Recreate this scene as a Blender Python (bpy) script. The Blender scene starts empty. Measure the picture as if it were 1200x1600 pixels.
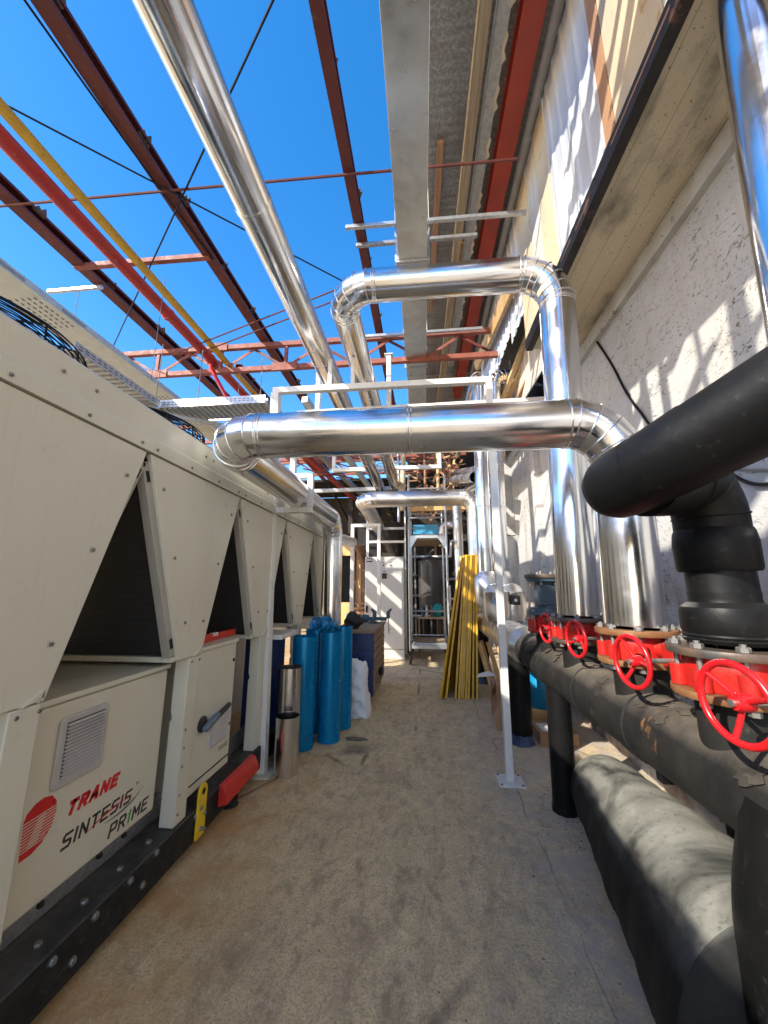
import bpy, bmesh, math, random
from mathutils import Vector as V, Matrix
rnd = random.Random(7)
rad = math.radians
scene = bpy.context.scene
COL = scene.collection

# ------------------------------------------------------------------ materials
class NT:
    def __init__(s, name):
        s.m = bpy.data.materials.new(name); s.m.use_nodes = True
        s.t = s.m.node_tree; s.b = s.t.nodes['Principled BSDF']; s.tc = s.t.nodes.new('ShaderNodeTexCoord')
    def link(s, a, b): s.t.links.new(a, b)
    def co(s, scale=(1, 1, 1), rot=(0, 0, 0)):
        n = s.t.nodes.new('ShaderNodeMapping'); n.inputs['Scale'].default_value = scale; n.inputs['Rotation'].default_value = rot
        s.link(s.tc.outputs['Object'], n.inputs['Vector']); return n.outputs['Vector']
    def noise(s, scale, detail=4, rough=.55, st=(1, 1, 1), dist=0, rot=(0, 0, 0)):
        n = s.t.nodes.new('ShaderNodeTexNoise'); n.inputs['Scale'].default_value = scale; n.inputs['Detail'].default_value = detail
        n.inputs['Roughness'].default_value = rough; n.inputs['Distortion'].default_value = dist
        s.link(s.co(st, rot), n.inputs['Vector']); return n.outputs['Fac']
    def voro(s, scale, feat='F1', st=(1, 1, 1), out='Distance'):
        n = s.t.nodes.new('ShaderNodeTexVoronoi'); n.feature = feat; n.inputs['Scale'].default_value = scale
        s.link(s.co(st), n.inputs['Vector']); return n.outputs[out]
    def wave(s, scale, axis='X', dist=0, prof='SIN'):
        n = s.t.nodes.new('ShaderNodeTexWave'); n.bands_direction = axis; n.wave_profile = prof
        n.inputs['Scale'].default_value = scale; n.inputs['Distortion'].default_value = dist
        s.link(s.co(), n.inputs['Vector']); return n.outputs['Fac']
    def ramp(s, f, a, b, va=0., vb=1.):
        n = s.t.nodes.new('ShaderNodeMapRange'); n.inputs[1].default_value = a; n.inputs[2].default_value = b
        n.inputs[3].default_value = va; n.inputs[4].default_value = vb; s.link(f, n.inputs[0]); return n.outputs[0]
    def mix(s, f, a, b):
        n = s.t.nodes.new('ShaderNodeMix'); n.data_type = 'RGBA'
        for k, v in ((0, f), (6, a), (7, b)):
            if isinstance(v, (tuple, list)): n.inputs[k].default_value = (*v[:3], 1)
            elif isinstance(v, (int, float)): n.inputs[k].default_value = v
            else: s.link(v, n.inputs[k])
        return n.outputs[2]
    def math(s, op, a, b=0.):
        n = s.t.nodes.new('ShaderNodeMath'); n.operation = op; n.use_clamp = False
        for k, v in ((0, a), (1, b)):
            if isinstance(v, (int, float)): n.inputs[k].default_value = v
            else: s.link(v, n.inputs[k])
        return n.outputs[0]
    def up(s):
        g = s.t.nodes.new('ShaderNodeNewGeometry'); x = s.t.nodes.new('ShaderNodeSeparateXYZ'); s.link(g.outputs['Normal'], x.inputs[0]); return x.outputs['Z']
    def pos(s, ax):
        x = s.t.nodes.new('ShaderNodeSeparateXYZ'); s.link(s.tc.outputs['Object'], x.inputs[0]); return x.outputs[ax]
    def bump(s, f, strength=.3, dist=.01):
        n = s.t.nodes.new('ShaderNodeBump'); n.inputs['Strength'].default_value = strength; n.inputs['Distance'].default_value = dist
        s.link(f, n.inputs['Height']); s.link(n.outputs[0], s.b.inputs['Normal'])
    def base(s, c):
        if isinstance(c, tuple): s.b.inputs['Base Color'].default_value = (*c, 1)
        else: s.link(c, s.b.inputs['Base Color'])
    def rough(s, r):
        if isinstance(r, (int, float)): s.b.inputs['Roughness'].default_value = r
        else: s.link(r, s.b.inputs['Roughness'])
    def metal(s, v): s.b.inputs['Metallic'].default_value = v

M = {}
def mat(name, c, c2=None, rough=.5, metal=0., scale=6, lo=.35, hi=.7, bump=0., bscale=60, dust=None, st=(1, 1, 1), rv=.12, spots=None, sscale=30):
    n = NT(name); f = n.noise(scale, 6, .6, st)
    col = n.mix(n.ramp(f, lo, hi), c, c2 or tuple(x * .82 for x in c))
    if spots: col = n.mix(n.ramp(n.noise(sscale, 5, .7), .6, .68), col, spots)
    if dust: col = n.mix(n.math('MULTIPLY', n.ramp(n.up(), .15, .95), n.ramp(n.noise(5, 6, .65), .3, .65)), col, dust)
    n.base(col); n.metal(metal); n.rough(n.ramp(n.noise(scale * 2.3, 4), .3, .7, max(.02, rough - rv), min(1, rough + rv)))
    if bump: n.bump(n.noise(bscale, 4), bump, .004)
    M[name] = n.m
    if 'rubber' in name or name in ('wire black', 'base frame grey'): n.b.inputs['Specular IOR Level'].default_value = .2
    return n

mat('beige paint', (.64, .615, .50), (.60, .575, .46), .42, scale=2, bump=.05, bscale=220, spots=(.57, .54, .45), sscale=9, rv=.06)
n_ = mat('beige panel', (.64, .615, .50), (.61, .585, .47), .42, scale=1.6, bump=.06, bscale=3, rv=.08, spots=(.56, .53, .44), sscale=6)
lk = n_.b.inputs['Base Color'].links[0].from_socket; n_.base(n_.mix(n_.ramp(n_.noise(4, 6, .7, (1, 7, .35)), .56, .72, 0, .45), lk, (.50, .47, .38)))
mat('beige dark', (.40, .38, .32), (.34, .32, .27), .5, scale=4)
mat('white paint', (.74, .73, .69), (.66, .65, .6), .4, scale=5, spots=(.55, .5, .42), sscale=18, rv=.08)
mat('cabinet white', (.55, .55, .515), (.51, .50, .47), .4, scale=2)
mat('vent plastic', (.5, .48, .46), None, .5)
mat('black hole', (.012, .012, .013), None, .8)
mat('base frame grey', (.014, .015, .0155), (.026, .026, .026), .45, scale=9, spots=(.06, .058, .055), sscale=22, dust=(.085, .08, .072))
mat('bolt steel', (.27, .265, .25), (.19, .18, .17), .5, .6, scale=40)
mat('dark bolt', (.16, .155, .14), (.3, .28, .24), .4, .8, scale=60)
mat('galvanised', (.56, .58, .59), (.44, .46, .47), .38, .75, scale=30, lo=.4, hi=.6)
mat('old zinc', (.42, .42, .4), (.3, .3, .29), .45, .7, scale=25, spots=(.26, .2, .14), sscale=8)
mat('lug yellow', (.82, .55, .02), None, .4, spots=(.5, .3, .05), sscale=20)
mat('box red', (.62, .03, .02), (.5, .03, .02), .4, scale=9)
mat('logo red', (.62, .018, .02), None, .35)
mat('logo black', (.035, .03, .03), None, .4)
mat('logo green', (.05, .35, .05), None, .4)
mat('logo grey', (.2, .2, .19), None, .4)
mat('logo white', (.64, .615, .50), None, .42)
mat('handle black', (.02, .02, .022), None, .35)
mat('handle blue', (.12, .17, .22), None, .35)
mat('wire black', (.008, .008, .0085), None, .4)
mat('black rubber', (.0045, .005, .0055), (.007, .007, .007), .46, rv=.04, scale=7, bump=.25, bscale=30, dust=(.016, .0155, .015), spots=(.02, .02, .02), sscale=40)
mat('dusty rubber', (.012, .012, .0115), (.022, .021, .02), .62, scale=6, bump=.3, bscale=26, dust=(.09, .08, .066), spots=(.05, .045, .04), sscale=14)
mat('valve red', (.50, .017, .012), (.38, .016, .012), .38, scale=10, bump=.25, bscale=70, spots=(.16, .035, .02), sscale=22, dust=(.30, .06, .045))
mat('wheel red', (.55, .010, .015), (.46, .010, .013), .28, rv=.08, scale=14, spots=(.3, .02, .02), sscale=45)
mat('rust flange', (.17, .065, .025), (.27, .14, .055), .7, .2, scale=14, bump=.3, spots=(.12, .06, .03), sscale=30)
mat('dark flange', (.07, .065, .06), (.17, .11, .07), .55, .4, scale=12, bump=.2)
mat('pump grey', (.06, .1, .13), (.05, .085, .11), .4)
mat('purlin red', (.085, .014, .010), (.12, .022, .014), .6, scale=6, st=(1, .3, 1), spots=(.11, .05, .03), sscale=16)
mat('truss red', (.20, .055, .035), (.27, .085, .055), .65, scale=5, spots=(.33, .16, .11), sscale=14)
mat('beam red', (.36, .04, .018), (.27, .035, .018), .5, scale=3)
mat('pipe red', (.36, .014, .010), (.26, .022, .016), .45, scale=8, spots=(.3, .1, .07), sscale=20)
mat('pipe yellow', (.58, .33, .02), (.45, .26, .03), .5, scale=8, spots=(.24, .14, .05), sscale=20)
mat('tray white', (.50, .56, .57), (.42, .47, .48), .45, .2, scale=10)
mat('old wood', (.30, .24, .15), (.17, .13, .085), .8, scale=4, st=(9, .5, 9), bump=.3)
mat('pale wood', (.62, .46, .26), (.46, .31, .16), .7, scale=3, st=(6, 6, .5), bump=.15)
mat('crate wood', (.66, .42, .17), (.5, .3, .12), .7, scale=3, st=(7, 7, .6), bump=.15)
mat('brown plank', (.26, .13, .07), (.38, .22, .12), .75, scale=3, st=(8, .5, .5), bump=.2)
mat('pale board', (.56, .46, .31), (.42, .35, .26), .75, scale=1.4, st=(3, 3, .7), bump=.1, spots=(.4, .26, .12), sscale=5)
mat('grey board', (.56, .53, .47), (.40, .38, .34), .8, scale=2.5, st=(4, 4, .4), bump=.15)
mat('sheet paint', (.56, .585, .62), (.50, .525, .565), .42, .15, scale=2, spots=(.5, .5, .5), sscale=8)
mat('channel dark', (.012, .010, .009), (.03, .018, .013), .6, scale=5, spots=(.22, .09, .05), sscale=4)
mat('film blue', (.0, .25, .54), (.0, .21, .46), .25, .45, scale=3, rv=.05)
mat('film loose', (.02, .3, .6), (.01, .2, .5), .25)
mat('cart navy', (.010, .026, .12), (.016, .035, .13), .4, scale=4, spots=(.06, .06, .09), sscale=18)
mat('bench wood', (.30, .22, .15), (.2, .15, .1), .8, scale=4, st=(6, .7, 6))
mat('sack white', (.8, .8, .8), (.7, .7, .71), .55, bump=.15, bscale=20)
mat('vise blue', (.03, .075, .1), (.05, .1, .12), .4)
mat('bag black', (.012, .012, .013), (.03, .03, .03), .7, bump=.5, bscale=40)
mat('cardboard', (.42, .25, .13), (.36, .21, .11), .8, scale=6)
mat('drum blue', (.0, .22, .42), (.0, .18, .36), .35)
mat('tank grey', (.10, .095, .095), (.07, .066, .066), .4, .4, scale=3)
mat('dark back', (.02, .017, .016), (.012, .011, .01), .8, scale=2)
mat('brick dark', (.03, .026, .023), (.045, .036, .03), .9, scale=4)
mat('teal', (.02, .4, .42), None, .4)
mat('sign blue', (.03, .25, .48), (.05, .32, .55), .45, scale=10)
mat('caster dark', (.02, .02, .02), None, .5)
mat('caster red', (.12, .03, .03), None, .5)
mat('foot plastic', (.02, .04, .1), (.05, .08, .16), .4)
mat('cable grey', (.3, .28, .26), None, .6)
mat('stem steel', (.55, .54, .5), None, .35, .9)
mat('debris', (.2, .16, .12), (.1, .08, .07), .9)
mat('glass dark', (.03, .03, .035), None, .15)

def aluminium(name, c, r0, r1, grime):
    n = NT(name)
    oi = n.t.nodes.new('ShaderNodeObjectInfo')
    col = n.mix(n.ramp(n.noise(3, 5, .6), .45, .75), c, tuple(x * .86 for x in c))
    col = n.mix(n.ramp(n.noise(9, 6, .7), .64, .75), col, grime)
    n.base(col); n.metal(1.)
    r = n.ramp(n.noise(5, 5, .65), .3, .7, r0, r1)
    n.rough(n.math('ADD', n.math('ADD', r, n.ramp(n.noise(2.2, 6, .7), .55, .7, 0, .14)), n.math('MULTIPLY', oi.outputs['Random'], .05)))
    h = n.math('ADD', n.noise(2.6, 2, .5), n.math('MULTIPLY', n.noise(24, 3, .6), .10))
    n.bump(h, .16, .02)
    M[name] = n.m
aluminium('aluminium', (.80, .80, .80), .10, .21, (.66, .63, .56))
aluminium('aluminium dull', (.72, .72, .71), .26, .42, (.6, .56, .48))
aluminium('tin roll', (.74, .70, .66), .14, .26, (.6, .55, .48))

# duct: brushed galvanised with spangle
n = NT('duct zinc'); sp = n.voro(26, out='Color')
col = n.mix(n.ramp(n.noise(7, 5), .4, .7), (.60, .62, .60), (.68, .70, .68)); n.base(n.mix(n.ramp(n.noise(1.5, 4), .55, .75), col, (.5, .47, .38)))
n.metal(.85); n.rough(n.ramp(n.noise(10, 4), .3, .7, .26, .4)); n.bump(n.noise(3, 2), .06, .02); M['duct zinc'] = n.m
# roof sheet underside: spangled zinc
n = NT('roof zinc'); c = n.noise(34, 5, .75)
col = n.mix(n.ramp(c, .45, .62), (.20, .20, .19), (.34, .34, .32)); col = n.mix(n.ramp(n.noise(2.2, 5), .5, .75), col, (.17, .15, .13))
n.base(col); n.metal(.25); n.rough(.55); M['roof zinc'] = n.m
# coil fins
n = NT('coil fins'); w = n.wave(30, 'Z')
n.base(n.mix(w, (.012, .012, .014), (.045, .045, .048))); n.rough(.5); n.bump(w, .5, .005); M['coil fins'] = n.m
# yellow perforated grating
n = NT('grating yellow'); a = n.wave(14, 'Z'); b = n.wave(14, 'Y')
hole = n.math('MULTIPLY', n.ramp(a, .42, .5), n.ramp(b, .42, .5, 0, .45))
c = n.mix(n.ramp(n.noise(4, 5), .4, .7), (.72, .41, .010), (.60, .33, .012)); n.base(n.mix(hole, c, (.10, .055, .012))); n.rough(.4); M['grating yellow'] = n.m
mat('grating edge', (.74, .42, .010), (.6, .32, .015), .4)

# rough-cast painted wall
n = NT('roughcast wall')
c = n.mix(n.ramp(n.noise(1.1, 6, .6), .4, .7), (.53, .53, .52), (.44, .435, .42))
z = n.pos('Z'); low = n.ramp(n.math('ADD', z, n.math('MULTIPLY', n.noise(1.4, 5, .65), 2.2)), 2.75, 2.35)
br = n.mix(n.ramp(n.noise(9, 5, .7), .4, .6), (.20, .12, .09), (.36, .31, .27))
c = n.mix(n.math('MULTIPLY', low, n.ramp(n.noise(2.2, 6, .7), .42, .56)), c, br)
pit = n.ramp(n.noise(19, 5, .6, (1, .75, 1.8), 1.4), .385, .405, 1, 0)
pit2 = n.ramp(n.noise(60, 3, .6, (1, 1, 1), .6), .33, .38, 1, 0)
gate = n.ramp(n.noise(1.6, 4, .6), .38, .58)
p = n.math('MAXIMUM', n.math('MULTIPLY', pit, gate), n.math('MULTIPLY', pit2, gate))
c = n.mix(n.math('MULTIPLY', p, .92), c, (.09, .075, .065))
st = n.ramp(n.noise(3, 5, .6, (5, 5, .35)), .52, .75); c = n.mix(n.math('MULTIPLY', st, .4), c, (.36, .31, .24))
c = n.mix(n.math('MULTIPLY', n.ramp(n.noise(.9, 6, .65), .50, .62), .25), c, (.42, .40, .37))
n.base(c); n.rough(.9)
h = n.math('SUBTRACT', n.math('ADD', n.math('MULTIPLY', n.noise(40, 6, .7), .22), n.math('MULTIPLY', n.noise(5, 4, .6), .5)), n.math('MULTIPLY', p, .7)); n.bump(h, .45, .02); M['roughcast wall'] = n.m
# soffit: cream board-marked concrete running along y
n = NT('soffit concrete')
c = n.mix(n.ramp(n.noise(1.2, 6, .65), .35, .7), (.66, .57, .40), (.54, .455, .31))
c = n.mix(n.ramp(n.noise(1.7, 5, .6, (1.4, .7, 1)), .54, .68, 0, .85), c, (.15, .125, .10))
c = n.mix(n.ramp(n.noise(60, 3), .66, .7), c, (.15, .12, .1))
x = n.pos('X'); saw = n.math('FRACT', n.math('MULTIPLY', n.math('ADD', x, n.math('MULTIPLY', n.noise(2, 3), .008)), 6.6))
ln = n.ramp(saw, .02, .05, 1, 0)
n.base(n.mix(n.math('MULTIPLY', ln, .55), c, (.2, .17, .13))); n.rough(.85)
n.bump(n.math('SUBTRACT', n.noise(25, 5), ln), .4, .01); M['soffit concrete'] = n.m
mat('ledge concrete', (.46, .45, .42), (.35, .33, .29), .9, scale=5, bump=.4, bscale=30, spots=(.2, .17, .14), sscale=12)

# floor
n = NT('floor concrete')
c = n.mix(n.ramp(n.noise(1.3, 7, .62), .35, .68), (.82, .645, .375), (.64, .49, .275))
c = n.mix(n.ramp(n.noise(14, 6, .75), .42, .62), c, (.60, .47, .27))
c = n.mix(n.math('MULTIPLY', n.ramp(n.noise(1.9, 6, .72), .52, .70), .5), c, (.32, .24, .15))
c = n.mix(n.ramp(n.noise(85, 5, .75), .40, .52, .55, 0), c, (.20, .15, .10))
c = n.mix(n.ramp(n.noise(5, 9, .8, (1, .35, 1), .5), .49, .63, 0, .55), c, (.32, .235, .15))
c = n.mix(n.ramp(n.noise(3.2, 9, .8, (1, .5, 1)), .34, .46, .5, 0), c, (.78, .66, .46))
c = n.mix(n.ramp(n.noise(34, 5, .8, (1, 1, 1), .6), .55, .68, 0, .6), c, (.22, .165, .11))
c = n.mix(n.ramp(n.noise(9, 8, .78, (1, .6, 1), .4), .50, .62, 0, .55), c, (.26, .19, .125))
c = n.mix(n.ramp(n.noise(15, 7, .8), .36, .46, .5, 0), c, (.72, .60, .42))
xx = n.pos('X'); yy = n.pos('Y')
dust = n.math('MULTIPLY', n.ramp(n.math('ADD', xx, n.math('MULTIPLY', n.noise(1.6, 5), 1.1)), .75, 1.5), n.ramp(n.noise(7, 6, .7), .35, .62))
c = n.mix(n.math('MULTIPLY', dust, .75), c, (.42, .39, .37))
rust = n.math('MULTIPLY', n.ramp(n.math('ADD', xx, n.math('MULTIPLY', n.noise(2.4, 5), .7)), -.45, -1.05), n.ramp(n.noise(3, 5, .6), .35, .6))
c = n.mix(n.math('MULTIPLY', rust, .8), c, (.50, .27, .09))
grit = n.ramp(n.noise(110, 2, .6), .70, .73); c = n.mix(grit, c, (.06, .05, .045))
cr = n.ramp(n.voro(.55, 'DISTANCE_TO_EDGE', (1, .7, 1)), .004, .012, 1, 0)
crk = n.math('MULTIPLY', cr, n.ramp(n.noise(1.0, 4), .48, .6)); c = n.mix(n.math('MULTIPLY', crk, .7), c, (.07, .06, .05))
wl = n.math('ABSOLUTE', n.math('SUBTRACT', n.math('ADD', xx, n.math('MULTIPLY', n.noise(1.1, 5), .22)), .80)); jl = n.math('MULTIPLY', n.ramp(wl, .002, .007, 1, 0), n.ramp(n.noise(.8, 3), .42, .5)); c = n.mix(n.math('MULTIPLY', jl, .75), c, (.10, .08, .06))
wy = n.math('ABSOLUTE', n.math('SUBTRACT', n.math('ADD', yy, n.math('MULTIPLY', n.noise(1.3, 5), .12)), 7.15)); jy = n.ramp(wy, .006, .016, 1, 0); c = n.mix(n.math('MULTIPLY', jy, .8), c, (.09, .075, .06))
spat = n.ramp(n.noise(26, 3, .5), .70, .735); c = n.mix(n.math('MULTIPLY', spat, .5), c, (.62, .56, .46))
n.base(c); n.rough(n.ramp(n.noise(4, 5), .3, .7, .6, .9))
n.bump(n.math('SUBTRACT', n.math('ADD', n.noise(70, 6, .75), n.math('MULTIPLY', n.noise(3.5, 5), 1.2)), crk), .35, .012); M['floor concrete'] = n.m
# low insulation pipe: black foam with chalk patches, its sunlit top painted paler
n = NT('chalky foam')
a = n.math('MULTIPLY', n.ramp(n.noise(2.0, 5, .55, (1, .8, 1), .9), .40, .56, .12, 1), n.ramp(n.up(), .42, .85, .03, .85)); b = n.ramp(n.noise(7, 4, .5, (1, 1, 1), .6), .35, .6)
c = n.mix(n.math('MULTIPLY', a, n.ramp(b, 0, 1, .7, 1)), (.010, .0105, .0105), (.31, .31, .27))
n.base(n.mix(n.ramp(n.noise(50, 4), .55, .75, 0, .5), c, (.028, .028, .028))); n.rough(.6); n.b.inputs['Specular IOR Level'].default_value = .15; n.bump(n.noise(8, 4, .55), .25, .02); M['chalky foam'] = n.m
# header foam: dusty with rust streaks
n = NT('header foam')
d = n.math('MULTIPLY', n.ramp(n.up(), .45, .96), n.ramp(n.noise(4, 6, .65), .25, .6)); n.b.inputs['Specular IOR Level'].default_value = .25
c = n.mix(n.ramp(n.noise(8, 5), .4, .7), (.010, .010, .010), (.02, .019, .0175)); c = n.mix(d, c, (.16, .138, .11))
ru = n.math('MULTIPLY', n.ramp(n.noise(2.3, 5, .6), .60, .68), n.ramp(n.noise(16, 5, .7, (1, 3, .6)), .42, .55)); c = n.mix(ru, c, (.36, .18, .07))
n.base(c); n.rough(.7); n.bump(n.math('ADD', n.noise(6, 4), n.math('MULTIPLY', n.noise(45, 5), .4)), .4, .015); M['header foam'] = n.m

# ------------------------------------------------------------------ mesh builder
def perp(d):
    d = V(d).normalized(); a = V((0, 0, 1)) if abs(d.z) < .9 else V((1, 0, 0))
    u = d.cross(a).normalized(); return u, d.cross(u).normalized()

class MB:
    def __init__(s): s.v = []; s.f = []
    def add(s, vs, fs):
        n = len(s.v); s.v += [tuple(p) for p in vs]; s.f += [tuple(i + n for i in f) for f in fs]; return s
    def box(s, x0, x1, y0, y1, z0, z1):
        return s.add([(x, y, z) for x in (x0, x1) for y in (y0, y1) for z in (z0, z1)],
                     [(0, 1, 3, 2), (4, 6, 7, 5), (0, 4, 5, 1), (2, 3, 7, 6), (0, 2, 6, 4), (1, 5, 7, 3)])
    def bar(s, a, b, w, h, up=(0, 0, 1)):
        a = V(a); b = V(b); d = (b - a).normalized(); u = d.cross(V(up))
        if u.length < 1e-4: u = perp(d)[0]
        u.normalize(); t = u.cross(d).normalized(); vs = []
        for p in (a, b):
            for i, j in ((-1, -1), (1, -1), (1, 1), (-1, 1)): vs.append(p + u * (i * w / 2) + t * (j * h / 2))
        return s.add(vs, [(0, 1, 2, 3), (7, 6, 5, 4), (0, 4, 5, 1), (1, 5, 6, 2), (2, 6, 7, 3), (3, 7, 4, 0)])
    def tube(s, pts, r, n=12, cap=True, closed=False):
        pts = [V(p) for p in pts]; k = len(pts)
        if closed: d0 = (pts[0] - pts[-1]).normalized()
        else: d0 = (pts[1] - pts[0]).normalized()
        u, w = perp(d0); rings = [[pts[0] + (u * math.cos(2 * math.pi * i / n) + w * math.sin(2 * math.pi * i / n)) * r for i in range(n)]]
        if closed:
            rings = []
            for i in range(k):
                d = (pts[(i + 1) % k] - pts[i - 1]).normalized()
                u = (u - d * u.dot(d)).normalized(); w = d.cross(u)
                rings.append([pts[i] + (u * math.cos(2 * math.pi * j / n) + w * math.sin(2 * math.pi * j / n)) * r for j in range(n)])
        else:
            for i in range(1, k):
                d = (pts[i] - pts[i - 1]).normalized()
                nrm = (d + (pts[i + 1] - pts[i]).normalized()).normalized() if i < k - 1 else d
                rings.append([q + d * ((pts[i] - q).dot(nrm) / d.dot(nrm)) for q in rings[-1]])
        base = len(s.v); vs = [p for rg in rings for p in rg]; fs = []
        m = k if closed else k - 1
        for i in range(m):
            for j in range(n):
                a = i * n + j; b = i * n + (j + 1) % n; c = ((i + 1) % k) * n
                fs.append((a, b, c + (j + 1) % n, c + j))
        if cap and not closed: fs.append(tuple(range(n))[::-1]); fs.append(tuple((k - 1) * n + j for j in range(n)))
        s.rings = rings; return s.add(vs, fs)
    def lathe(s, prof, p0, ax, n=32):
        p0 = V(p0); ax = V(ax).normalized(); u, w = perp(ax); vs = []; fs = []; idx = []
        for r, t in prof:
            if r < 1e-6: idx.append([len(vs)]); vs.append(p0 + ax * t)
            else:
                idx.append(list(range(len(vs), len(vs) + n)))
                vs += [p0 + ax * t + (u * math.cos(2 * math.pi * i / n) + w * math.sin(2 * math.pi * i / n)) * r for i in range(n)]
        for a, b in zip(idx, idx[1:]):
            for i in range(n):
                j = (i + 1) % n
                if len(a) == 1 and len(b) == 1: continue
                if len(a) == 1: fs.append((a[0], b[i], b[j]))
                elif len(b) == 1: fs.append((a[i], b[0], a[j]))
                else: fs.append((a[i], b[i], b[j], a[j]))
        return s.add(vs, fs)
    def cyl(s, p0, p1, r, n=20):
        L = (V(p1) - V(p0)).length; return s.lathe([(0, 0), (r, 0), (r, L), (0, L)], p0, V(p1) - V(p0), n)
    def prism(s, poly, o, u, v, w):
        o, u, v, w = V(o), V(u), V(v), V(w); k = len(poly); A = [o + u * a + v * b for a, b in poly]
        return s.add(A + [p + w for p in A], [tuple(range(k))[::-1], tuple(range(k, 2 * k))] + [(i, (i + 1) % k, k + (i + 1) % k, k + i) for i in range(k)])
    def torus(s, c, ax, R, r, n=40, m=10):
        u, w = perp(ax); c = V(c)
        s.tube([c + (u * math.cos(2 * math.pi * i / n) + w * math.sin(2 * math.pi * i / n)) * R for i in range(n)], r, m, closed=True); return s
    def build(s, name, m, parent=None, ang=35, bevel=0, jit=0):
        me = bpy.data.meshes.new(name); vs = s.v
        me.from_pydata(vs, [], s.f); bm = bmesh.new(); bm.from_mesh(me)
        bmesh.ops.recalc_face_normals(bm, faces=bm.faces); bm.to_mesh(me); bm.free()
        if ang: me.shade_smooth(); me.set_sharp_from_angle(angle=rad(ang))
        me.materials.append(M[m] if isinstance(m, str) else m)
        o = bpy.data.objects.new(name, me); COL.objects.link(o)
        if bevel:
            b = o.modifiers.new('bevel', 'BEVEL'); b.width = bevel; b.segments = 2; b.limit_method = 'ANGLE'; b.angle_limit = rad(40)
        if parent is not None: put(o, parent)
        return o

def put(o, parent):
    o.parent = parent
    if parent.type == 'EMPTY': o.location = -parent.location
    return o
def tag(o, label, cat, group=None, kind=None):
    o['label'] = label; o['category'] = cat
    if group: o['group'] = group
    if kind: o['kind'] = kind
    return o
def thing(name, label, cat, loc=(0, 0, 0), group=None):
    o = bpy.data.objects.new(name, None); COL.objects.link(o); o.location = loc; o.empty_display_size = .2
    return tag(o, label, cat, group)
def struct(o): o['kind'] = 'structure'; return o
def dup(root, loc=None, label=None):
    c = root.copy(); COL.objects.link(c)
    for k in [ch for ch in bpy.data.objects if ch.parent == root]:
        d = dup(k); d.parent = c
    if loc is not None: c.location = loc
    if label: c['label'] = label
    return c
def copy_at(o, parent, off):
    c = o.copy(); COL.objects.link(c); c.parent = parent; c.location = o.location + V(off); return c
def catmull(pts, n=8):
    P = [V(p) for p in pts]; P = [P[0] * 2 - P[1]] + P + [P[-1] * 2 - P[-2]]; out = []
    for i in range(1, len(P) - 2):
        for k in range(n):
            t = k / n; a, b, c, d = P[i - 1], P[i], P[i + 1], P[i + 2]
            out.append(.5 * ((2 * b) + (c - a) * t + (2 * a - 5 * b + 4 * c - d) * t * t + (3 * b - a - 3 * c + d) * t ** 3))
    out.append(P[-2]); return out

# ------------------------------------------------------------------ jacketed pipe run
def jacket(root, a, b, r, m, seg, name='pipe_jacket', nseg=48):
    a = V(a); b = V(b); L = (b - a).length; d = (b - a).normalized(); k = max(1, round(L / seg)); l = L / k
    u, w = perp(d)
    for i in range(k):
        mb = MB(); p = a + d * (l * i); e = .0035
        mb.lathe([(r, 0), (r, l - .03), (r + e, l - .025), (r + e, l - .016), (r + .001, l - .012), (r + e, l - .008), (r + e, l - .001), (r, l)], p, d, nseg)
        th = rnd.choice([.9, 1.25, 2.2]) + rnd.uniform(-.2, .2); q = u * math.cos(th) + w * math.sin(th)
        mb.bar(p + q * (r - .0005) + d * .003, p + q * (r - .0005) + d * (l - .03), .022, .004, q)
        mb.build(name, m, root, 30)
def elbow(root, S, P, E, bend, r, m, g):
    d0 = (P - S).normalized(); d1 = (E - P).normalized(); th = d0.angle(d1)
    nn = (d1 - d0 * d0.dot(d1)).normalized(); C = S + nn * bend; pts = [S]
    for i in range(g):
        a = (i + .5) * th / g; rr = bend / math.cos(th / (2 * g))
        pts.append(C + (-nn * math.cos(a) + d0 * math.sin(a)) * rr)
    pts.append(E); mb = MB(); rings = mb.tube(pts, r, 48, cap=False).rings
    for i, rg in enumerate(rings):
        c = pts[i]; mb.tube([c + (q - c) * 1.012 for q in rg], .0042, 6, closed=True)
    mb.build('elbow', m, root, 11)
def pipe_run(root, pts, r, bend, m='aluminium', g=5, seg=1.25):
    pts = [V(p) for p in pts]; cur = pts[0]
    for i in range(1, len(pts) - 1):
        P = pts[i]; d0 = (P - pts[i - 1]).normalized(); d1 = (pts[i + 1] - P).normalized(); T = bend * math.tan(d0.angle(d1) / 2)
        S = P - d0 * T; E = P + d1 * T
        jacket(root, cur, S, r, m, seg); elbow(root, S, P, E, bend, r, m, g); cur = E
    jacket(root, cur, pts[-1], r, m, seg)

# stroke lettering on a plane
FONT = {'T': [[(0, 1), (1, 1)], [(.5, 1), (.5, 0)]], 'R': [[(0, 0), (0, 1), (.8, 1), (1, .85), (1, .65), (.8, .5), (0, .5)], [(.45, .5), (1, 0)]],
        'A': [[(0, 0), (.45, 1), (.6, 1), (1, 0)], [(.2, .33), (.84, .33)]], 'N': [[(0, 0), (0, 1), (1, 0), (1, 1)]],
        'E': [[(1, 1), (0, 1), (0, 0), (1, 0)], [(0, .52), (.85, .52)]], 'S': [[(1, 1), (.15, 1), (0, .85), (0, .65), (.15, .53), (.85, .47), (1, .35), (1, .15), (.85, 0), (0, 0)]],
        'I': [[(.5, 0), (.5, 1)]], 'P': [[(0, 0), (0, 1), (.85, 1), (1, .85), (1, .6), (.85, .45), (0, .45)]], 'M': [[(0, 0), (0, 1), (.5, .35), (1, 1), (1, 0)]],
        '1': [[(.2, .75), (.6, 1), (.6, 0)]]}
WID = {'I': .35, 'M': 1.15, '1': .5}
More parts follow.
